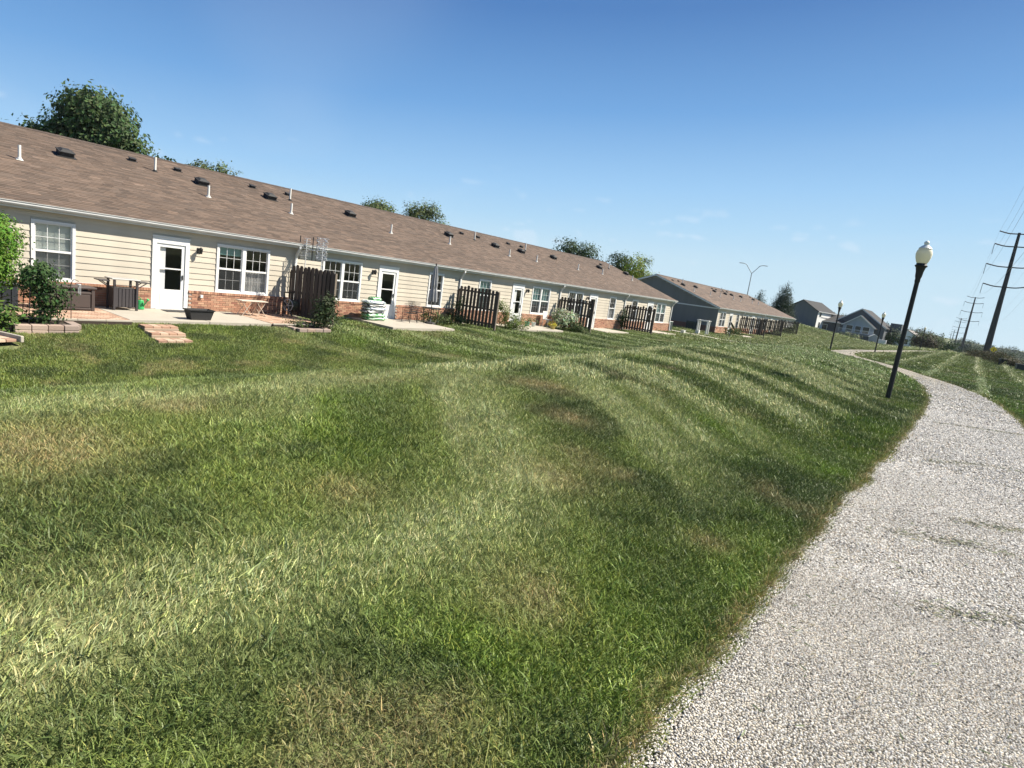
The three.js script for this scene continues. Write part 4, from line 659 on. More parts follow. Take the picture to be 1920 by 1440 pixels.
tree('spruce_tree', 'dark tree left of the lime green tree between the roofs', -40.5, -77.5, 5, .2, [[0, 5.6, 0, 1.6, 2.2, 1.7], [.3, 4.6, -2.0, 1.3, 1.8, 1.2]], { n: 3000, leaf: .30, cols: DEEP, seed: 307 }, 'tree', 'trees behind the near building');
tree('locust_tree', 'lime green tree between the two building roofs', -37.6, -77.0, 4.5, .2, [[0, 5.6, 0, 1.9, 2.1, 2.2], [.3, 4.3, -1.2, 1.9, 1.7, 1.6]], { n: 4200, leaf: .26, cols: LIME, seed: 308 }, 'tree', 'trees behind the near building');
// evergreens behind the second building
function spruce(x, z, h, r, label, seed, n) { const y = H(x, z), o = thing('spruce_tree', label, 'tree', [x, y, z], 0, 'evergreens behind the second building'); mesh('trunk', [rod([0, 0, 0], [0, h * .95, 0], .16, 8, .02)], bark, o); const lobes = []; for (let k = 0; k < 13; k++) { const t = k / 12, rr = r * (1 - t) + .12; lobes.push([0, .5 + t * (h - .6), 0, rr, h / 15, rr]); } mesh('crown', foliage({ n, lobes, leaf: .24, cols: [[.014, .032, .016], [.026, .05, .022], [.034, .06, .03]], seed, long: 3.2, droop: .5 }), leafMat, o); }
spruce(-24.9, -108.5, 6.6, 2.5, 'broad dark spruce behind the far corner of the second building', 311, 20000);
spruce(-30.0, -112.5, 4.9, 1.5, 'slender small spruce left of the broad spruce', 312, 6000);
tree('pine_tree', 'small spiky evergreen tip poking over the second roof ridge', -42.5, -89, 5, .15, [[0, 6.4, 0, .7, .8, .8]], { n: 260, leaf: .3, cols: DEEP, seed: 313, long: 3 }, 'tree');
// shrubs and climbers
function shrub(name, label, x, y, z, lobes, opt, cat = 'shrub') { const o = thing(name, label, cat, [x, y, z]); const st = lobes.map((l) => rod([l[0] * .2, 0, l[2] * .2], [l[0], l[1], l[2]], .018, 6, .006)); mesh('stems', st, bark, o); o.children[0].name = 'stem'; mesh('leaves', foliage({ lobes, ...opt }), leafMat, o); o.children[1].name = 'foliage'; return o; }
shrub('rounded_shrub', 'big bright green rounded shrub at the left edge', -17.75, -.85, -3.62, [[0, 1.75, 0, .5, .62, .44], [.05, 1.1, .1, .45, .55, .46], [-.05, 2.0, .05, .36, .36, .32], [0, 1.45, .3, .5, .7, .5]], { n: 17000, leaf: .075, cols: [[.05, .13, .012], [.10, .21, .02], [.16, .26, .03]], seed: 321 });
shrub('hosta_plant', 'low broad leaved plant spilling over the tan block bed at left', -16.85, -.86, -3.55, [[0, .26, 0, .4, .16, .4], [.2, .1, -.05, .3, .12, .3]], { n: 520, leaf: .12, cols: [[.03, .075, .012], [.06, .12, .02], [.13, .18, .03]], seed: 322, up: 1.2 }, 'plant');
shrub('climbing_vine', 'dark climbing vine on thin stakes before the first window', -16.82, -.86, -4.32, [[0, 1.15, .06, .26, .26, .27], [0, .74, -.10, .25, .32, .27], [.04, .34, -.05, .14, .30, .13], [0, 1.28, .1, .18, .15, .2]], { n: 2600, leaf: .078, cols: [[.022, .055, .014], [.045, .095, .025], [.08, .13, .045]], seed: 323, droop: .9, long: 1.3 }, 'vine');
shrub('dark_shrub', 'dark glossy shrub in the block bed in front of the first fence', -17.25, -.88, -12.25, [[.0, .62, 0, .38, .42, .34], [.1, .28, .1, .36, .28, .36], [0, .9, -.02, .27, .24, .25]], { n: 1900, leaf: .085, cols: [[.020, .036, .014], [.04, .065, .022], [.09, .11, .05]], seed: 324, long: 1.5 });
shrub('low_weeds', 'low yellow green weeds at the foot of the first fence', -17.35, -.95, -11.4, [[0, .14, 0, .3, .14, .5]], { n: 420, leaf: .07, cols: OLIVE, seed: 325 }, 'plant');
shrub('low_weeds', 'low leafy weeds along the brick skirt under the second double window', -19.6, -.95, -14.5, [[0, .12, .5, .2, .12, .4], [0, .1, -.3, .18, .1, .5]], { n: 520, leaf: .09, cols: GREEN, seed: 326, up: 1 }, 'plant');
shrub('leafy_bush', 'loose leafy bush behind the parasol table', -19.4, -.88, -19.55, [[0, .34, 0, .34, .34, .5], [.2, .25, -.6, .3, .25, .4]], { n: 1100, leaf: .09, cols: OLIVE, seed: 327 });
shrub('tangled_bush', 'dark tangled climber in the shade at the wall end of the second fence', -19.55, -.92, -21.35, [[0, .5, 0, .28, .5, .34], [.05, 1.1, -.1, .2, .3, .22], [.3, .25, 0, .5, .22, .35]], { n: 1700, leaf: .08, cols: DEEP, seed: 328 });
shrub('flowering_bush', 'rounded yellow green bush right of the second fence', -18.25, -.95, -24.0, [[0, .48, 0, .62, .48, .68], [.2, .34, -.5, .5, .34, .45], [-.35, 1.0, .3, .34, .45, .38], [-.3, 1.3, .5, .2, .28, .22]], { n: 4200, leaf: .075, cols: [[.06, .10, .02], [.11, .17, .03], [.20, .22, .06]], seed: 329, up: .5 });
shrub('hydrangea', 'tall hydrangea with cream flower heads left of the third fence', -18.75, -.9, -30.0, [[0, .95, 0, .55, .36, .62], [.05, .7, .4, .45, .4, .4]], { n: 1700, leaf: .13, cols: [[.16, .24, .09], [.48, .52, .36], [.66, .66, .54]], seed: 330, up: .5 });
shrub('dark_shrub', 'dark green mounded shrub below the hydrangea flowers', -18.3, -.95, -30.25, [[0, .38, 0, .6, .4, .62], [.25, .3, -.5, .4, .32, .42]], { n: 2600, leaf: .08, cols: [[.03, .055, .014], [.055, .09, .02], [.10, .13, .04]], seed: 331 });
mesh('flowering_plant', foliage({ n: 260, lobes: [[0, .30, 0, .20, .12, .2]], leaf: .06, cols: [[.50, .42, .03], [.60, .52, .05], [.25, .30, .05]], seed: 332, up: .8 }), leafMat, potYellow);
mesh('plant', foliage({ n: 120, lobes: [[0, .34, 0, .14, .14, .14]], leaf: .08, cols: GREEN, seed: 333, up: .8 }), leafMat, potGreen); mesh('plant', foliage({ n: 120, lobes: [[0, .32, 0, .12, .12, .12]], leaf: .07, cols: OLIVE, seed: 334, up: .8 }), leafMat, potWhite);
shrub('corner_bush', 'green bush at the sunlit corner of the second building', -18.7, -.78, -62.6, [[0, .45, 0, .75, .45, .8], [.3, .3, -.8, .5, .32, .5]], { n: 1300, leaf: .12, cols: OLIVE, seed: 335 });
mesh('vine_tangle', foliage({ n: 900, lobes: [[0, .9, .1, .16, .7, .25]], leaf: .09, cols: DEEP, seed: 336 }), leafMat, tag(thing('wall_climber', 'dark climber in the shade at the wall end of the fourth fence', 'vine', [-19.6, -.9, -39.5]), null)); 

// ------------------------------------------------------------------ street lamps along the path
const globeMat = phys(.82, .79, .64, .9, { transmission: .4, thickness: 0 });
function lampPost(x, z, label, h = 4.0, lean = 0) {
  const y = H(x, z), o = thing('street_lamp', label, 'lamp post', [x, y, z], .3, 'black lamp posts along the path'); o.rotation.z = lean;
  const k = h / 4.0, S = (g) => g;
  mesh('base', [cyl(.10, .085, .06, 0, -.03, 0, 20)], M.lampPost, o);
  mesh('pole', [cyl(.060 * k, .052 * k, 3.16 * k + .1, 0, -.1, 0, 20)], M.lampPost, o);
  mesh('capital', [lathe([[.052, 3.02], [.062, 3.06], [.058, 3.12], [.075, 3.18], [.085, 3.30], [.108, 3.40], [.138, 3.43], [.138, 3.452], [.112, 3.47], [.115, 3.50], [0, 3.50]].map(([a, b]) => [a * k, b * k]), 24)], M.lampPost, o);
  mesh('globe', [lathe([[.105, 3.495], [.135, 3.55], [.165, 3.64], [.178, 3.73], [.166, 3.80], [.135, 3.86], [.10, 3.895]].map(([a, b]) => [a * k, b * k]), 28)], globeMat, o);
  mesh('globe_cap', [lathe([[.145, 3.862], [.15, 3.87], [.095, 3.925], [.055, 3.95], [.045, 3.97], [.062, 3.995], [.055, 4.03], [.02, 4.06], [0, 4.065]].map(([a, b]) => [a * k, b * k]), 24)], std(.70, .70, .64, .4), o);
  mesh('lamp_bulb', [cyl(.035 * k, .05 * k, .2 * k, 0, 3.5 * k, 0, 12)], M.pvc, o);
}
lampPost(-1.10, -17.45, 'tall black lamp post with acorn globe, nearest on the path', 3.86);
lampPost(-7.95, -53.0, 'black lamp post standing left of the bend of the path', 3.95);
lampPost(-6.05, -65.5, 'black lamp post right of the path before the grey gabled house', 3.85);
lampPost(-4.9, -122, 'most distant black lamp post against the wooded hill', 4.0);

// twin arm street light beyond the second building
{ const o = thing('street_light', 'grey twin arm street light in a Y above the second roof', 'street light', [-29.5, H(-29.5, -103), -103], .45); const m = std(.30, .31, .32, .5); const T0 = 7.0; mesh('pole', [rod([0, 0, 0], [0, T0, 0], .10, 10, .06)], m, o); for (const s of [-1, 1]) { mesh('arm', [tube([[0, T0, 0], [s * .6, T0 + .75, 0], [s * 1.1, T0 + 1.35, 0], [s * 1.6, T0 + 1.5, 0]], .05, 20, 8)], m, o); mesh('lamp_head', [rbox(.7, .10, .26, .04, s * 1.9, T0 + 1.5, 0)], m, o); } }

// ------------------------------------------------------------------ power line
const pylons = [[8.2, 60, 30, 'out'], [6.1, -192, 30.5, 'nearest'], [2.2, -417, 30, 'second'], [-2.3, -672, 30, 'third'], [-8.0, -1100, 30, 'fourth'], [-13.5, -1365, 30, 'fifth']];
const armY = [-.3, -3.4, -8.4, -13.3], armL = [3.9, 4.2, 4.8, 4.4];
pylons.forEach(([x, z, h, w], k) => {
  if (!k) return; const top = [0, 30.2, 28.0, 24.4, 21.2, 19.0][k], y = top - h - 2;
  const o = thing('power_pylon', w + ' of the steel power poles receding at right', 'power pole', [x, y, z], 0, 'steel power poles receding in a row');
  mesh('pole', [rod([0, 0, 0], [0, h + 2, 0], .80, 14, .30)], M.steel, o);
  armY.forEach((a, i) => { for (const s of [-1, 1]) { mesh('crossarm', [tube([[0, h + 2 + a, 0], [s * armL[i] * .5, h + 2 + a + .05, 0], [s * armL[i], h + 2 + a + .55, 0]], .15, 10, 6)], M.steel, o); if (i && k < 4) mesh('insulator', [rod([s * armL[i], h + 2 + a + .5, 0], [s * armL[i] + s * .05, h + 2 + a - 2.0, 0], .07, 6)], std(.28, .30, .31, .5), o); } });
});
const cableMat = std(.16, .17, .18, .5);
for (const [k, w] of [[0, 'overhead to the nearest pole'], [1, 'between the nearest and second poles'], [2, 'between the second and third poles']]) for (let i = 0; i < 4; i++) for (const s of [-1, 1]) {
  const [xa, za] = pylons[k], [xb, zb] = pylons[k + 1], ta = [30.2, 30.2, 28.0, 24.4][k], tb = [0, 30.2, 28.0, 24.4][k + 1], drop = i ? -2.0 : .5;
  const pts = []; for (let q = 0; q <= 12; q++) { const t = q / 12; pts.push([lerp(xa, xb, t) + s * armL[i], lerp(ta, tb, t) + armY[i] + drop - 5.0 * 4 * t * (1 - t), lerp(za, zb, t)]); }
  const o = mesh('power_cable', tube(pts, .013, 40, 5), cableMat); tag(o, 'cable on the ' + (s < 0 ? 'left' : 'right') + ' of the ' + ['top', 'second', 'third', 'lowest'][i] + ' arm, ' + w, 'cable', 'power cables');
}

// ------------------------------------------------------------------ right border: sign, utility boxes, shrubs
{ // at(1858,656) about 75 m away
  const o = thing('road_sign', 'yellow diamond warning sign below the nearest power pole', 'sign', [4.62, -.75, -120], -.12); mesh('post', [rod([0, 0, -.03], [0, 2.6, -.03], .03)], M.pvc, o);
  const g = box(.70, .70, .012, 0, 0, 0); g.rotateZ(Math.PI / 4); g.translate(0, 2.2, 0); mesh('panel', g, std(.95, .62, .02, .5), o); const r = box(.64, .64, .004, 0, 0, 0); 
  const sh = new THREE.Shape(); sh.moveTo(-.05, -.22); sh.lineTo(.05, -.22); sh.lineTo(.05, .02); sh.lineTo(.16, .10); sh.lineTo(.10, .17); sh.lineTo(0, .09); sh.lineTo(-.05, .06); sh.closePath(); const a = new THREE.ExtrudeGeometry(sh, { depth: .006, bevelEnabled: false }); a.translate(0, 2.22, .007); mesh('arrow_symbol', a, M.black, o);
}
{ const o = thing('utility_cabinet', 'dark green ground cabinet at the right crest of the lawn', 'utility cabinet', [4.75, H(4.75, -86) - .1, -86], .15); const m = std(.016, .022, .020, .6); mesh('body', [rbox(1.3, .85, 1.0, .04, 0, .40, 0)], m, o); mesh('lid', [rbox(1.4, .10, 1.1, .03, 0, .86, 0)], m, o); mesh('lid_panel', [rbox(.6, .02, .3, .01, .3, .92, .2)], std(.20, .21, .21, .5), o); }
{ const o = thing('utility_cabinet', 'dark low ground cabinet at the right border of the frame', 'utility cabinet', [5.9, H(5.9, -79) - .1, -79], .1); const m = std(.016, .020, .020, .6); mesh('body', [rbox(1.5, .75, 1.0, .04, 0, .35, 0)], m, o); mesh('lid', [rbox(1.6, .08, 1.1, .03, 0, .76, 0)], m, o); }
{ const R = rng(401); for (let k = 0; k < 9; k++) { const z = -128 + k * 5.2 + R() * 2, x = 2.1 + k * .30 + R() * .5, s = lerp(1.0, 1.5, R()); const o = thing('hedge_shrub', ['first', 'second', 'third', 'fourth', 'fifth', 'sixth', 'seventh', 'eighth', 'ninth'][k] + ' brownish shrub counted from the left in the row under the nearest power pole', 'shrub', [x, H(x, z) - .3, z], 0, 'brownish shrubs under the power pole'); mesh('stem', [rod([0, 0, 0], [0, s * .8, 0], .05)], bark, o); mesh('foliage', foliage({ n: 900, lobes: [[0, s * .62, 0, s * 1.0, s * .6, s * 1.3], [.4, s * .9, 1, s * .6, s * .4, s * .6]], leaf: .17, cols: [[.035, .040, .018], [.07, .072, .03], [.13, .10, .055]], seed: 410 + k }), leafMat, o); } }
// woods on the far slopes: one mass, individual crowns cannot be counted
{
  const crown = foliage({ n: 420, lobes: [[0, 4.6, 0, 3.2, 3.0, 3.2], [1.2, 3.0, .6, 2.6, 2.2, 2.6], [-1.2, 2.6, -.4, 2.6, 2.2, 2.4]], leaf: 1.15, cols: [[.8, .8, .8], [1, 1, 1], [1.15, 1.1, 1]], seed: 420, long: 1.2 });
  const R = rng(421), spots = [];
  for (let k = 0; k < 1500; k++) { const z = -250 - Math.pow(R(), 1.3) * 860, x = lerp(-90, 170, R()) * (.5 + -z / 700); if (Math.abs(x - lerp(6, -13, (-z - 190) / 1170)) < 7) continue; if (z > -330 && x < 4 + (-z - 190) * .05 && x > -44) continue; if (z > -420 && x <= -28 && x > -75) continue; if (z > -300 && x > -20 && x < -9) continue; spots.push([x, z, lerp(.36, .64, R()) * (z < -600 ? 2.3 : 1)]); }
  for (let k = 0; k < 260; k++) { const z = -130 - R() * 110, x = 12 + R() * 60 + (-z - 130) * .1; spots.push([x, z, lerp(.32, .55, R())]); }
  const im = new THREE.InstancedMesh(crown, leafMat, spots.length); im.name = numbered('woodland'); const m4 = new THREE.Matrix4(), q = new THREE.Quaternion(), c = new THREE.Color();
  spots.forEach(([x, z, s], k) => { q.setFromAxisAngle(V3(0, 1, 0), R() * 6.28); m4.compose(V3(x, H(x, z) - .6, z), q, V3(s, s * lerp(.85, 1.15, R()), s)); im.setMatrixAt(k, m4); const t = R(), u = R(); im.setColorAt(k, c.setRGB(lerp(.024, .05, t), lerp(.050, .088, t), lerp(.018, .030, u))); });
  im.castShadow = im.receiveShadow = true; scene.add(im); tag(im, 'dense green woods on the far hills at right', 'woods', null, 'stuff');
}
// trees round the houses
tree('shade_tree', 'dark bushy tree right of the grey gabled house', -16.0, -200, 3.2, .25, [[0, 3.2, 0, 2.0, 2.6, 2.0], [.9, 2.0, .5, 1.4, 1.8, 1.4], [-1.2, 1.8, .3, 1.4, 1.7, 1.5]], { n: 2600, leaf: .5, cols: DEEP, seed: 431 }, 'tree', 'trees near the far houses');
tree('shade_tree', 'reddish brown tree behind the most distant lamp post', -7.2, -178, 3, .2, [[0, 2.8, 0, 1.7, 2.4, 1.7], [1.4, 2, 0, 1.4, 1.8, 1.4]], { n: 1500, leaf: .42, cols: [[.045, .030, .018], [.075, .055, .03], [.06, .07, .03]], seed: 432 }, 'tree', 'trees near the far houses');
tree('shade_tree', 'green bushy tree right of the small white house', -8.8, -215, 4, .25, [[0, 3.2, 0, 2.6, 2.8, 2.6], [2.4, 2.6, 0, 2.2, 2.4, 2.2]], { n: 2200, leaf: .5, cols: OLIVE, seed: 433 }, 'tree', 'trees near the far houses');
tree('shade_tree', 'wide green tree on the crest left of the power pole row', -5.0, -240, 4, .25, [[0, 3.0, 0, 3.2, 2.6, 3.2], [3.4, 2.6, 0, 2.6, 2.4, 2.6], [-3.2, 2.8, 0, 2.6, 2.6, 2.6]], { n: 2600, leaf: .55, cols: DEEP, seed: 434 }, 'tree', 'trees near the far houses');
shrub('pale_shrub', 'pale green shrubs in front of the deck of the gabled house', -24.5, H(-24.5, -183) - .1, -183, [[0, .8, 0, 1.2, .8, 1.3], [2.0, .6, .6, 1.1, .7, 1.1]], { n: 900, leaf: .3, cols: [[.12, .16, .07], [.22, .27, .14], [.3, .3, .2]], seed: 435 });

// ------------------------------------------------------------------ far houses
const houseRoof = std(.022, .0215, .023, .9, { map: T.fine }), hgrey = std(.125, .135, .15, .7, { map: T.grain }), hblue = std(.34, .38, .43, .7, { map: T.grain }), hwhite = std(.78, .77, .75, .6), hdark = std(.045, .05, .058, .7), darkGlass = std(.02, .025, .03, .12);
function gableRoof(w, len, y, rise, over, x = 0, z = 0) { const s = new Soup(), hw = w / 2 + over, k = rise / (w / 2), l = len / 2 + over, t = .18; for (const sd of [-1, 1]) { const a = [x, y + rise, z + l], b = [x, y + rise, z - l], c = [x + sd * hw, y - over * k, z - l], d = [x + sd * hw, y - over * k, z + l], dn = (p) => [p[0], p[1] - t, p[2]]; s.quad(a, b, c, d, null, [0, 0], [len, 0], [len, w / 2], [0, w / 2]); s.quad(dn(a), dn(b), dn(c), dn(d)); s.quad(d, c, dn(c), dn(d)); s.quad(a, d, dn(d), dn(a)); s.quad(b, c, dn(c), dn(b)); } return s.geo(); }
function gableWall(w, y, rise, z, t, x = 0) { const s = new THREE.Shape(); s.moveTo(-w / 2, 0); s.lineTo(w / 2, 0); s.lineTo(w / 2, y); s.lineTo(0, y + rise); s.lineTo(-w / 2, y); s.closePath(); const g = new THREE.ExtrudeGeometry(s, { depth: t, bevelEnabled: false }); g.translate(x, 0, z); return metreUV(g); }
function hwin(o, x, y, z, w, h, face) { // face: 'x' or 'z'
  const f = mesh('window', [face === 'x' ? rbox(.08, h + .16, w + .16, .01, x, y, z) : rbox(w + .16, h + .16, .08, .01, x, y, z)], M.vinyl, o); mesh('pane', [face === 'x' ? span(x + .041, x + .05, y - h / 2, y + h / 2, z - w / 2, z + w / 2) : span(x - w / 2, x + w / 2, y - h / 2, y + h / 2, z + .041, z + .05)], darkGlass, f);
}
{ // white and grey two storey house
  const o = thing('house', 'two storey house, grey gable side and bright white front, behind the far fences', 'house', [-36.6, .1, -194.5], -13 * Math.PI / 180);
  mesh('gable_wall', [gableWall(9.4, 5.2, 2.7, 5.7, .2)], hgrey, o); mesh('gable_wall', [gableWall(9.4, 5.2, 2.7, -5.9, .2)], hgrey, o);
  mesh('front_wall', [span(4.5, 4.7, 0, 5.2, -5.68, 5.68)], hwhite, o); mesh('rear_wall', [span(-4.7, -4.5, 0, 5.2, -5.68, 5.68)], hgrey, o); mesh('roof', [gableRoof(9.4, 11.8, 5.2, 2.7, .35)], houseRoof, o); mesh('eave_trim', [span(4.92, 5.08, 4.85, 5.02, -6.2, 6.2)], M.white, o);
  for (const [z, y, w, h] of [[4.0, 4.2, 1.2, 1.2], [-4.0, 4.2, 1.6, 1.2], [3.6, 1.2, .8, 1.6], [.2, 1.3, .9, 1.9], [-1.4, 1.3, .9, 1.9], [-4.2, 1.3, 1.6, 1.3]]) hwin(o, 4.72, y, z, w, h, 'x');
  mesh('upper_band', [span(4.71, 4.74, 3.3, 3.5, -3.2, 3.2)], hgrey, o);
}
{ // grey gabled house with deck
  const o = thing('house', 'large grey house with two stepped gables and a raised deck', 'house', [-27.1, -1.4, -198.5], -4 * Math.PI / 180);
  mesh('gable_wall', [gableWall(13, 4.6, 4.4, 3.6, .2, 4.0)], hgrey, o); mesh('rear_wall', [gableWall(13, 4.6, 4.4, -9, .2, 4.0)], hgrey, o); for (const q of [10.4, -2.4]) mesh('side_wall', span(q - .1, q + .1, 0, 4.6, -8.8, 3.58), hgrey, o); mesh('roof', [gableRoof(13, 13, 4.6, 4.4, .4, 4.0, -2.6)], houseRoof, o);
  for (const sd of [-1, 1]) { const s = new Soup(); s.quad([4, 9.05, 4.32], [4 + sd * 6.95, 4.33, 4.32], [4 + sd * 6.95, 3.98, 4.32], [4, 8.7, 4.32]); mesh('rake_board', s.geo(), M.white, o); }
  mesh('porch_gable', [gableWall(7.8, 4.1, 2.9, 6.8, .2, 4.6)], hblue, o); mesh('porch_roof', [gableRoof(7.8, 3.4, 4.1, 2.9, .35, 4.6, 5.4)], houseRoof, o);
  for (const sd of [-1, 1]) { const s = new Soup(); s.quad([4.6, 7.02, 7.46], [4.6 + sd * 4.25, 3.86, 7.46], [4.6 + sd * 4.25, 3.58, 7.46], [4.6, 6.74, 7.46]); mesh('rake_board', s.geo(), M.white, o); }
  { const s = new Soup(); s.quad([-8.5, 6.5, -2], [1.8, 6.5, -2], [1.8, 4.1, 7.2], [-8.5, 4.1, 7.2]); s.quad([-8.5, 6.5, -2], [1.8, 6.5, -2], [1.8, 4.1, -8], [-8.5, 4.1, -8]); s.tri([-8.5, 6.5, -2], [-8.5, 4.1, 4.6], [-8.5, 4.1, -8]); mesh('wing_roof', s.geo(), houseRoof, o); mesh('wing_trim', [span(-8.6, 1.0, 3.95, 4.12, 7.2, 7.3)], M.white, o); mesh('wing_wall', [span(-8.2, .6, 0, 4.1, 6.2, 6.4), span(-8.3, -8.1, 0, 4.1, -7.6, 3.2)], hdark, o); }
  mesh('porch_pier', [rbox(1.0, 4.0, .8, .03, -.6, 2.0, 6.2)], std(.26, .24, .22, .9, { map: T.fine }), o);
  mesh('deck', [span(.2, 9.0, 1.4, 1.9, 6.9, 9.4)], std(.16, .16, .17, .8), o); mesh('deck_skirt', [span(5.4, 9.0, -.6, 1.4, 7.0, 9.3)], hdark, o); mesh('railing', [span(.2, 9.0, 2.75, 2.85, 9.3, 9.4), ...Array.from({ length: 30 }, (_, k) => span(.25 + k * .3, .30 + k * .3, 1.9, 2.75, 9.33, 9.37))], M.white, o);
  for (const [x, w] of [[2.4, 1.6], [4.6, 1.4], [6.6, 1.6]]) hwin(o, x, 3.0, 7.05, w, 1.8, 'z'); hwin(o, -4.5, 2.4, 6.45, 2.0, 1.4, 'z'); mesh('dormer', [span(10.6, 13.4, 3.4, 6.1, -7, -3)], hgrey, o);
  mesh('deck_chair_cover', [rbox(2.6, 1.0, 1.4, .2, -4.6, .6, 6.6)], std(.10, .10, .12, .8), o);
}
{ const o = thing('garden_shed', 'small shed with bright white roof side beside the deck', 'shed', [-17.6, -1.6, -180], .2); const sw = std(.30, .31, .32, .8); for (const q of [.6, -.7]) mesh('gable_wall', gableWall(2.2, 1.9, .7, q, .1), sw, o); for (const q of [-1.05, 1.05]) mesh('side_wall', span(q - .05, q + .05, 0, 1.9, -.59, .59), sw, o); mesh('roof', [gableRoof(2.2, 1.4, 1.9, .7, .12)], std(.5, .5, .5, .8), o); mesh('door', [span(1.12, 1.15, .05, 1.6, -.5, .5)], M.white, o); }
{ const o = thing('storage_cover', 'bright white rounded bin beside the shed', 'bin', [-15.4, -1.55, -177]); mesh('body', [rbox(2.0, 1.3, 1.2, .25, 0, .65, 0)], M.white, o); mesh('lid', [rbox(2.05, .2, 1.25, .09, 0, 1.32, 0)], M.white, o); }
{ const o = thing('house', 'small white house with pale roof half hidden behind the nearest lamp post', 'house', [-13.8, -2.0, -246], -.1); for (const q of [5, -5]) mesh('gable_wall', gableWall(7, 3.4, 2.2, q, .2), hwhite, o); for (const q of [3.4, -3.4]) mesh('side_wall', span(q - .1, q + .1, 0, 3.4, -4.98, 4.98), hwhite, o); mesh('roof', [gableRoof(9, 10, 3.4, 2.4, .4)], std(.18, .165, .155, .9), o); for (const x of [-1.8, .2, 2.2]) hwin(o, x, 1.8, 5.25, 1.1, 1.7, 'z'); mesh('porch_post', [span(3.9, 4.1, 0, 3.2, 5.5, 5.7)], hwhite, o); mesh('porch_post', [span(-4.1, -3.9, 0, 3.2, 5.5, 5.7)], hwhite, o); }

// ------------------------------------------------------------------ turf
const inv = camera.matrixWorldInverse.clone().copy(camera.matrixWorld).invert(), tanY = Math.tan(66.4 * Math.PI / 360), tanX = tanY * 4 / 3, tmpV = V3();
function inFrame(x, y, z, m) { tmpV.set(x, y, z).applyMatrix4(inv); const d = -tmpV.z; return d > .3 && Math.abs(tmpV.x) < d * tanX * (1 + m) + .4 && Math.abs(tmpV.y) < d * tanY * (1 + m) + .4; }
const noTurf = (x, z) => { for (const r of keepOut) if (x > r[0] && x < r[1] && z > r[2] && z < r[3]) return true; return x < -19.95 && x > -35 && ((z < 5.5 && z > -49.1) || (z < -60.9 && z > -95.5)); };
// where the mower has laid the grass over (stripe sheen is put into the tuft colour), and where it is dry, lush or scalped
const segD = (x, z, pts) => { let b = 1e9; for (let k = 0; k < pts.length - 1; k++) { const [ax, az] = pts[k], [bx, bz] = pts[k + 1], dx = bx - ax, dz = bz - az, t = Math.max(0, Math.min(1, ((x - ax) * dx + (z - az) * dz) / (dx * dx + dz * dz))); b = Math.min(b, Math.hypot(x - ax - dx * t, z - az - dz * t)); } return b; };
const laid = [
  [[[-5.59, -6.20], [-4.22, -5.00], [-3.09, -4.11], [-2.48, -3.52], [-2.14, -2.93], [-2.12, -2.28], [-2.13, -1.75], [-2.22, -1.39], [-2.29, -.97], [-2.27, -.4]], .34],
  [[[-4.06, -7.25], [-3.29, -6.77], [-2.69, -6.29], [-1.99, -5.54]], .30], [[[-3.66, -7.97], [-1.93, -6.46]], .28], [[[-4.51, -12.58], [-3.17, -11.61], [-1.93, -10.35]], .45], [[[-5.6, -10.2], [-4.2, -9.2], [-2.4, -8.2]], .28], [[[-3.99, -19.19], [-2.08, -15.44]], .5],
  [[[-5.14, -1.08], [-5.22, -1.95], [-5.35, -3.5], [-5.75, -6.36], [-6.39, -11.37], [-7.6, -20]], .42]];
const dryAt = [[-4.06, -1.0, .5], [-4.73, -2.07, .35], [-4.19, -6.35, .5], [-2.74, -2.17, .25], [-2.31, -3.81, .35], [-1.44, -2.38, .28], [-1.44, -1.17, .16], [-1.05, -4.0, .16], [-3.12, -5.33, .3], [-1.19, -1.06, .15], [-.59, -2.29, .15], [-3.86, -1.0, .4]];
const lushAt = [[-1.21, -6.29, .7], [-.62, -7.35, .7], [-2.15, -7.52, .5], [-.72, -5.08, .5], [-1.21, -2.52, .35], [-1.32, -1.83, .25], [-1.01, -11.75, 1.0], [-.58, -9.73, .7]];
const darkAt = [[-4.77, -2.38, .3], [-3.01, -1.02, .35], [-1.23, -1.18, .2], [-.79, -1.73, .22], [-1.64, -.95, .25], [-1.51, -3.88, .25], [-1.05, -4.77, .25], [-1.91, -.52, .3], [-1.29, -1.6, .16]];
const blob = (list, x, z) => { let v = 0; for (const [a, b, r] of list) { const d2 = ((x - a) ** 2 + (z - b) ** 2) / (r * r); if (d2 < 6) v = Math.max(v, Math.exp(-d2)); } return v; };
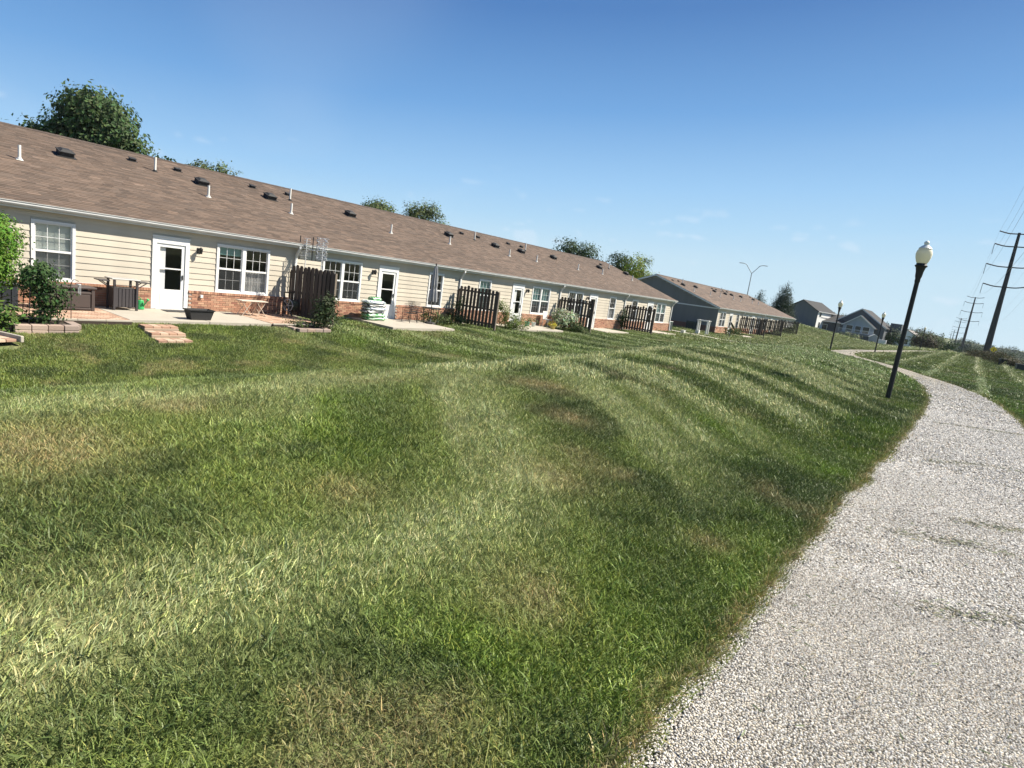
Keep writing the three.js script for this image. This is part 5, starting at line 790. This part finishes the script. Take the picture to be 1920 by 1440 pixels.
function turf(x, z) { // {lean direction, how far laid, dryness, lushness}
  const n1 = fbm(x * .9 + 11, z * .9 + 5, 501, 4), n2 = fbm(x * .35 + 3, z * .35 + 8, 503, 3), n3 = fbm(x * 2.6, z * 2.6, 505, 3);
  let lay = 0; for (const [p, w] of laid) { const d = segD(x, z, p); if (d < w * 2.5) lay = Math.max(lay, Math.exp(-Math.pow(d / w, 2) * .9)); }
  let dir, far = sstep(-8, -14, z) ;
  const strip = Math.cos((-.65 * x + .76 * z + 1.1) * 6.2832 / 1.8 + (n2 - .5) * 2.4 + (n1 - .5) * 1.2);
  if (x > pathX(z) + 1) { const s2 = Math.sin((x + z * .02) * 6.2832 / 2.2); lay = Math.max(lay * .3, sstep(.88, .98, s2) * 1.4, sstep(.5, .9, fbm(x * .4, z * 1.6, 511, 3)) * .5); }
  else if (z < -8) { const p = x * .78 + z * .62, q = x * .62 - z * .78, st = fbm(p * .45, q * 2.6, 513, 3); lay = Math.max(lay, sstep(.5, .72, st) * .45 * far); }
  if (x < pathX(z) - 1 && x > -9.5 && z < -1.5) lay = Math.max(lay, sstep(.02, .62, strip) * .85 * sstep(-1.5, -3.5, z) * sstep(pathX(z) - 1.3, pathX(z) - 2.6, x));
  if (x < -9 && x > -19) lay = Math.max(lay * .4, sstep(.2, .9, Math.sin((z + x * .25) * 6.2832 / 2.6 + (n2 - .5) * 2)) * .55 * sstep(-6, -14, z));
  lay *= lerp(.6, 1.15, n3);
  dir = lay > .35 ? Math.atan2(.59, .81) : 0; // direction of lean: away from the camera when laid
  const nearEdge = z > -140 ? Math.min(Math.abs(x - (pathX(z) - pathHalf(z))), Math.abs(x - (pathX(z) + pathHalf(z)))) : 9;
  const dry = Math.max(blob(dryAt, x, z) * lerp(.5, 1.1, n3), sstep(.60, .78, n1) * .75 * lerp(.4, 1.1, n3), sstep(.10, 0, nearEdge) * .8);
  const lush = Math.max(blob(lushAt, x, z), sstep(.56, .72, 1 - n1) * .6, sstep(1.4, .2, nearEdge) * .5);
  const deep = Math.max(sstep(.54, .70, n2), sstep(.56, .70, fbm(x * 1.5 + 70, z * 1.5, 507, 3)), blob(darkAt, x, z), sstep(.1, .9, -strip) * .55 * sstep(-1.5, -3.5, z));  // strip term paints the darker half of the mowing stripes
  return { lay, dry: Math.min(1, dry), lush: Math.min(1, lush), deep: deep * (1 - lay), n1, n2 };
}
function tuft(blades, radius, h, w, seed, seg = 2) {
  const R = rng(seed), s = new Soup();
  for (let k = 0; k < blades; k++) {
    const a = R() * 6.2832, rr = Math.sqrt(R()) * radius, x0 = Math.cos(a) * rr, z0 = Math.sin(a) * rr, yaw = R() * 6.2832, L = h * lerp(.55, 1.2, R()), ww = w * lerp(.7, 1.25, R()), lean = lerp(.15, .95, R()), ld = R() * 6.2832, tone = lerp(.6, 1.4, R()), straw = R() < .12;
    const col = straw ? [1.9 * tone, 1.45 * tone, 1.5 * tone] : [tone * lerp(.9, 1.12, R()), tone, tone * lerp(.8, 1.1, R())];
    const cx = Math.cos(yaw) * ww / 2, cz = Math.sin(yaw) * ww / 2, P = [];
    let x = x0, y = 0, z = z0, th = .18 + lean * .6; const st = L / seg;
    for (let q = 0; q <= seg; q++) { const f = q === seg ? .08 : 1 - .25 * q / seg; P.push([[x - cx * f, y, z - cz * f], [x + cx * f, y, z + cz * f]]); x += Math.cos(ld) * Math.sin(th) * st; z += Math.sin(ld) * Math.sin(th) * st; y += Math.cos(th) * st; th += lean * .55; }
    for (let q = 0; q < seg; q++) { if (q === seg - 1) s.tri(P[q][0], P[q][1], [(P[q + 1][0][0] + P[q + 1][1][0]) / 2, P[q + 1][0][1], (P[q + 1][0][2] + P[q + 1][1][2]) / 2], col); else s.quad(P[q][0], P[q][1], P[q + 1][1], P[q + 1][0], col); }
  }
  return s.geo();
}
const grassMat = phys(1, 1, 1, .48, { vertexColors: true, transmission: .32, thickness: 0, specularIntensity: .45 });
const awayX = -Math.sin(36.2 * Math.PI / 180), awayZ = -Math.cos(36.2 * Math.PI / 180);
function sow(name, label, geos, d0, d1, density, size, seed, margin) {
  const R = rng(seed), lists = geos.map(() => []), q = new THREE.Quaternion(), q2 = new THREE.Quaternion(), m4 = new THREE.Matrix4(), axis = V3();
  const cell = 1 / Math.sqrt(density), x0 = -Math.min(d1, d1 > 150 ? 70 : 44), x1 = Math.min(d1, 22);
  for (let z = 1.2; z > -d1; z -= cell) for (let xx = x0; xx < x1; xx += cell) {
    const x = xx + (R() - .5) * cell * 1.6, zz = z + (R() - .5) * cell * 1.6, d = Math.hypot(x, zz), keep = R();
    if (d < d0 || d > d1) { if (!(d < d0 && d > d0 * .93 && keep < (d - d0 * .93) / (d0 * .07))) continue; }
    if (d > d1 * .93 && keep > (d1 - d) / (d1 * .07)) continue;
    const y = H(x, zz); if (!inFrame(x, y, zz, margin)) continue;
    if (onPath(x, zz, -.015) || noTurf(x, zz)) continue;
    const t = turf(x, zz), R1 = R(), R2 = R();
    const h = size * lerp(.7, 1.15, R()) * (R() < .05 ? 1.5 : 1) * (1 + .25 * t.lush - .25 * t.dry), dry = Math.min(1, t.dry * lerp(.5, 1.3, R1)), lush = t.lush * lerp(.6, 1.1, R2);
    let c = [.188, .252, .064]; c = mixc(c, [.156, .262, .030], lush * .8); c = mixc(c, [.080, .120, .038], t.deep * .8); c = mixc(c, [.36, .305, .165], dry * .85); c = mixc(c, [.38, .43, .22], Math.min(1, t.lay * lerp(.35, 1.4, R())));  // last mix: pale leaf undersides plus mowing-stripe sheen painted into the tuft colour
    const k = lerp(.75, 1.25, R());
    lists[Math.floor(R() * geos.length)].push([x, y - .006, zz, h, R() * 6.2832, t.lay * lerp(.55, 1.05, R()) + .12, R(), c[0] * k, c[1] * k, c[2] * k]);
  }
  let total = 0;
  lists.forEach((l, gi) => {
    const im = new THREE.InstancedMesh(geos[gi], grassMat, l.length), col = new THREE.Color(); im.name = numbered(name);
    l.forEach(([x, y, z, h, yaw, lean, w, r, g, b], k) => { // lean away from the viewer where laid, else anyhow
      const wander = (w - .5) * (lean > .35 ? 1.0 : 6.2), cx = Math.cos(wander), sx = Math.sin(wander), dx = awayX * cx - awayZ * sx, dz = awayX * sx + awayZ * cx;
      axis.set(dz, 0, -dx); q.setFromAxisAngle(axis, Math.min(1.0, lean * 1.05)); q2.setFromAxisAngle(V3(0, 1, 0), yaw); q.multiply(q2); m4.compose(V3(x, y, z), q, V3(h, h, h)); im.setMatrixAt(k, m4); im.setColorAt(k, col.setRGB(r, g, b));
    });
    im.castShadow = im.receiveShadow = true; scene.add(im); tag(im, label, 'grass', null, 'stuff'); total += l.length;
  });
  console.log(name, total);
}
const near = [0, 1, 2].map((k) => tuft(18, .045, .060, .0036, 601 + k, 3)), mid = [0, 1].map((k) => tuft(22, .085, .062, .0075, 611 + k, 2)), far1 = [0, 1].map((k) => tuft(26, .17, .068, .016, 621 + k, 2)), far2 = [0].map((k) => tuft(30, .36, .075, .036, 631 + k, 2));
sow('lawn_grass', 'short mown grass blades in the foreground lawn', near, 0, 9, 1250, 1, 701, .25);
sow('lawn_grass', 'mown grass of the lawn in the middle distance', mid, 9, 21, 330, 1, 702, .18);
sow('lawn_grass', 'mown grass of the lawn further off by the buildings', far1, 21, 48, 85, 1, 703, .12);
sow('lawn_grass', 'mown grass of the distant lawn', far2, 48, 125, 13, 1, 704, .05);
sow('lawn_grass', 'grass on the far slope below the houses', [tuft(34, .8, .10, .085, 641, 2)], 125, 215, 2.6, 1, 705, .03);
{ // longer blades sprawling over the path edge and wisps of clippings on the path
  const R = rng(720), g = tuft(9, .05, .11, .0045, 721, 3), list = [];
  for (let z = 0; z > -24; z -= .012) for (const s of [-1, 1]) { if (R() < .45) continue; const w = pathHalf(z), x = pathX(z) + s * (w + .04) + edgeWob(z, s < 0 ? 1 : 2) + (R() - .5) * .10; if (!inFrame(x, 0, z, .1)) continue; list.push([x, z, s]); }
  const im = new THREE.InstancedMesh(g, grassMat, list.length), c = new THREE.Color(), q = new THREE.Quaternion(), q2 = new THREE.Quaternion(), m4 = new THREE.Matrix4(); im.name = numbered('edge_grass');
  list.forEach(([x, z, s], k) => { q.setFromAxisAngle(V3(0, 0, 1), s * lerp(.1, .9, R())); q2.setFromAxisAngle(V3(0, 1, 0), R() * 6.28); q.multiply(q2); const h = lerp(.5, 1.0, R()); m4.compose(V3(x, H(x, z) - .004, z), q, V3(h, h, h)); im.setMatrixAt(k, m4); const d = R() < .35 ? 1 : 0; im.setColorAt(k, d ? c.setRGB(.30, .25, .12) : c.setRGB(.13, .18, .035)); });
  im.castShadow = im.receiveShadow = true; scene.add(im); tag(im, 'longer grass sprawling over the edge of the path', 'grass', null, 'stuff');
  const cl = [], bl = new Soup(); bl.quad([-.016, .002, -.0018], [.016, .002, -.0018], [.016, .005, .0018], [-.016, .005, .0018]);
  const lines = [[[.15, -4.2], [.6, -4.5], [1.25, -4.3]], [[.0, -9.4], [.6, -10.2], [1.5, -10.6]], [[.3, -6.6], [1.3, -7.2]], [[0, -14.2], [1.4, -15.2]], [[.1, -18.6], [1.3, -19.8]], [[-.2, -21.5], [1.2, -22.6]], [[-.1, -5.6], [.5, -6.0], [1.3, -5.9]]];
  for (const L of lines) for (let k = 0; k < 420; k++) { const f = R() * (L.length - 1), i = Math.min(L.length - 2, Math.floor(f)), t = f - i, x = lerp(L[i][0], L[i + 1][0], t) + (R() + R() - 1) * .10, z = lerp(L[i][1], L[i + 1][1], t) + (R() + R() + R() - 1.5) * .13; cl.push([x, z]); }
  for (let k = 0; k < 1500; k++) { const z = -1.8 - R() * 16; cl.push([pathX(z) + (R() - .5) * 1.8, z]); }
  const ic = new THREE.InstancedMesh(bl.geo(), std(1, 1, 1, .7), cl.length); ic.name = numbered('grass_clippings');
  cl.forEach(([x, z], k) => { q.setFromAxisAngle(V3(0, 1, 0), R() * 6.28); const h = lerp(.5, 1.4, R()); m4.compose(V3(x, H(x, z) + .030, z), q, V3(h, 1, h)); ic.setMatrixAt(k, m4); ic.setColorAt(k, R() < .4 ? c.setRGB(.16, .14, .075) : c.setRGB(.10, .13, .055)); });
  ic.castShadow = ic.receiveShadow = true; scene.add(ic); tag(ic, 'dry grass clippings scattered in lines across the path', 'clippings', null, 'stuff');
}
{ // loose chippings of the path surface, near the viewer
  const R = rng(740), chip = (seed) => { const r = rng(seed), g = new THREE.IcosahedronGeometry(1, 0), p = g.attributes.position, m = new Map(); for (let i = 0; i < p.count; i++) { const key = [p.getX(i), p.getY(i), p.getZ(i)].map((v) => v.toFixed(3)).join(); if (!m.has(key)) m.set(key, lerp(.68, 1.15, r())); const k = m.get(key); p.setXYZ(i, p.getX(i) * k, p.getY(i) * k * .62, p.getZ(i) * k * .85); } g.computeVertexNormals(); return g; };
  const q = new THREE.Quaternion(), e = new THREE.Euler(), m4 = new THREE.Matrix4(), c = new THREE.Color(), chipMat = std(1, 1, 1, .85);
  [[0, 4.6, 11000, .0052, 751], [4.6, 9, 4800, .0080, 752], [9, 17, 1500, .0135, 753], [17, 32, 420, .024, 754]].forEach(([d0, d1, dens, r, seed]) => {
    const cell = 1 / Math.sqrt(dens), list = []; for (let z = -1.2; z > -d1; z -= cell) for (let x = d1 > 20 ? -3 : -1.2; x < 2.4; x += cell) { const a = x + (R() - .5) * cell * 1.5, b = z + (R() - .5) * cell * 1.5, d = Math.hypot(a, b); if (d < d0 - .12 * d0 * R() || d > d1 * (d1 > 30 ? .5 + .5 * R() : 1) || !onPath(a, b, .02)) continue; if (!inFrame(a, 0, b, .25)) continue; list.push([a, b]); }
    const im = new THREE.InstancedMesh(chip(seed), chipMat, list.length); im.name = numbered('path_chippings');
    list.forEach(([x, z], k) => { e.set((R() - .5) * .9, R() * 6.28, (R() - .5) * .9); q.setFromEuler(e); const s = r * lerp(.6, 1.35, Math.pow(R(), 1.4)), cz = pathX(z), w = pathHalf(z), t = (x - cz) / w; m4.compose(V3(x, H(x, z) + .004 + .018 * (1 - Math.min(1, Math.pow(t, 4))) + s * .15, z), q, V3(s, s, s)); im.setMatrixAt(k, m4); const v = lerp(.34, .74, Math.pow(R(), .8)), p = R(); const w2 = fbm(x * 1.3, z * 1.3, 760, 3); const kk = v * lerp(.85, 1.1, w2); im.setColorAt(k, p < .06 ? c.setRGB(.10, .09, .08) : p < .16 ? c.setRGB(kk * .98, kk * .85, kk * .70) : c.setRGB(kk, kk * .955, kk * .87)); });
    im.castShadow = im.receiveShadow = true; scene.add(im); tag(im, 'pale angular stone chippings on the path surface', 'gravel', null, 'stuff'); console.log('chips', list.length);
  });
  [[1.02, -3.9, .012, [.02, .018, .016], 'small dark pebble lying on the pale path'], [.72, -3.75, .010, [.20, .07, .03], 'small rusty brown leaf scrap on the path'], [-.1, -2.1, .014, [.28, .12, .045], 'orange brown leaf scrap near the bottom of the path']].forEach(([x, z, s, col, label], k) => { const g = k ? foliage({ n: 10, lobes: [[0, .01, 0, s, .004, s]], leaf: s * 3, cols: [col, col, col], seed: 770 + k, up: 2 }) : chip(771); if (!k) g.scale(s, s, s); const o = mesh(k ? 'leaf_scrap' : 'pebble', k ? g : g, k ? leafMat : std(...col, .8)); o.position.set(x, H(x, z) + .03, z); tag(o, label, k ? 'leaf' : 'pebble'); });
}
// thin summer haze over the far hills
scene.fog = new THREE.FogExp2(new THREE.Color().setRGB(.80, .88, .96), .0001);
renderer.render(scene, camera);
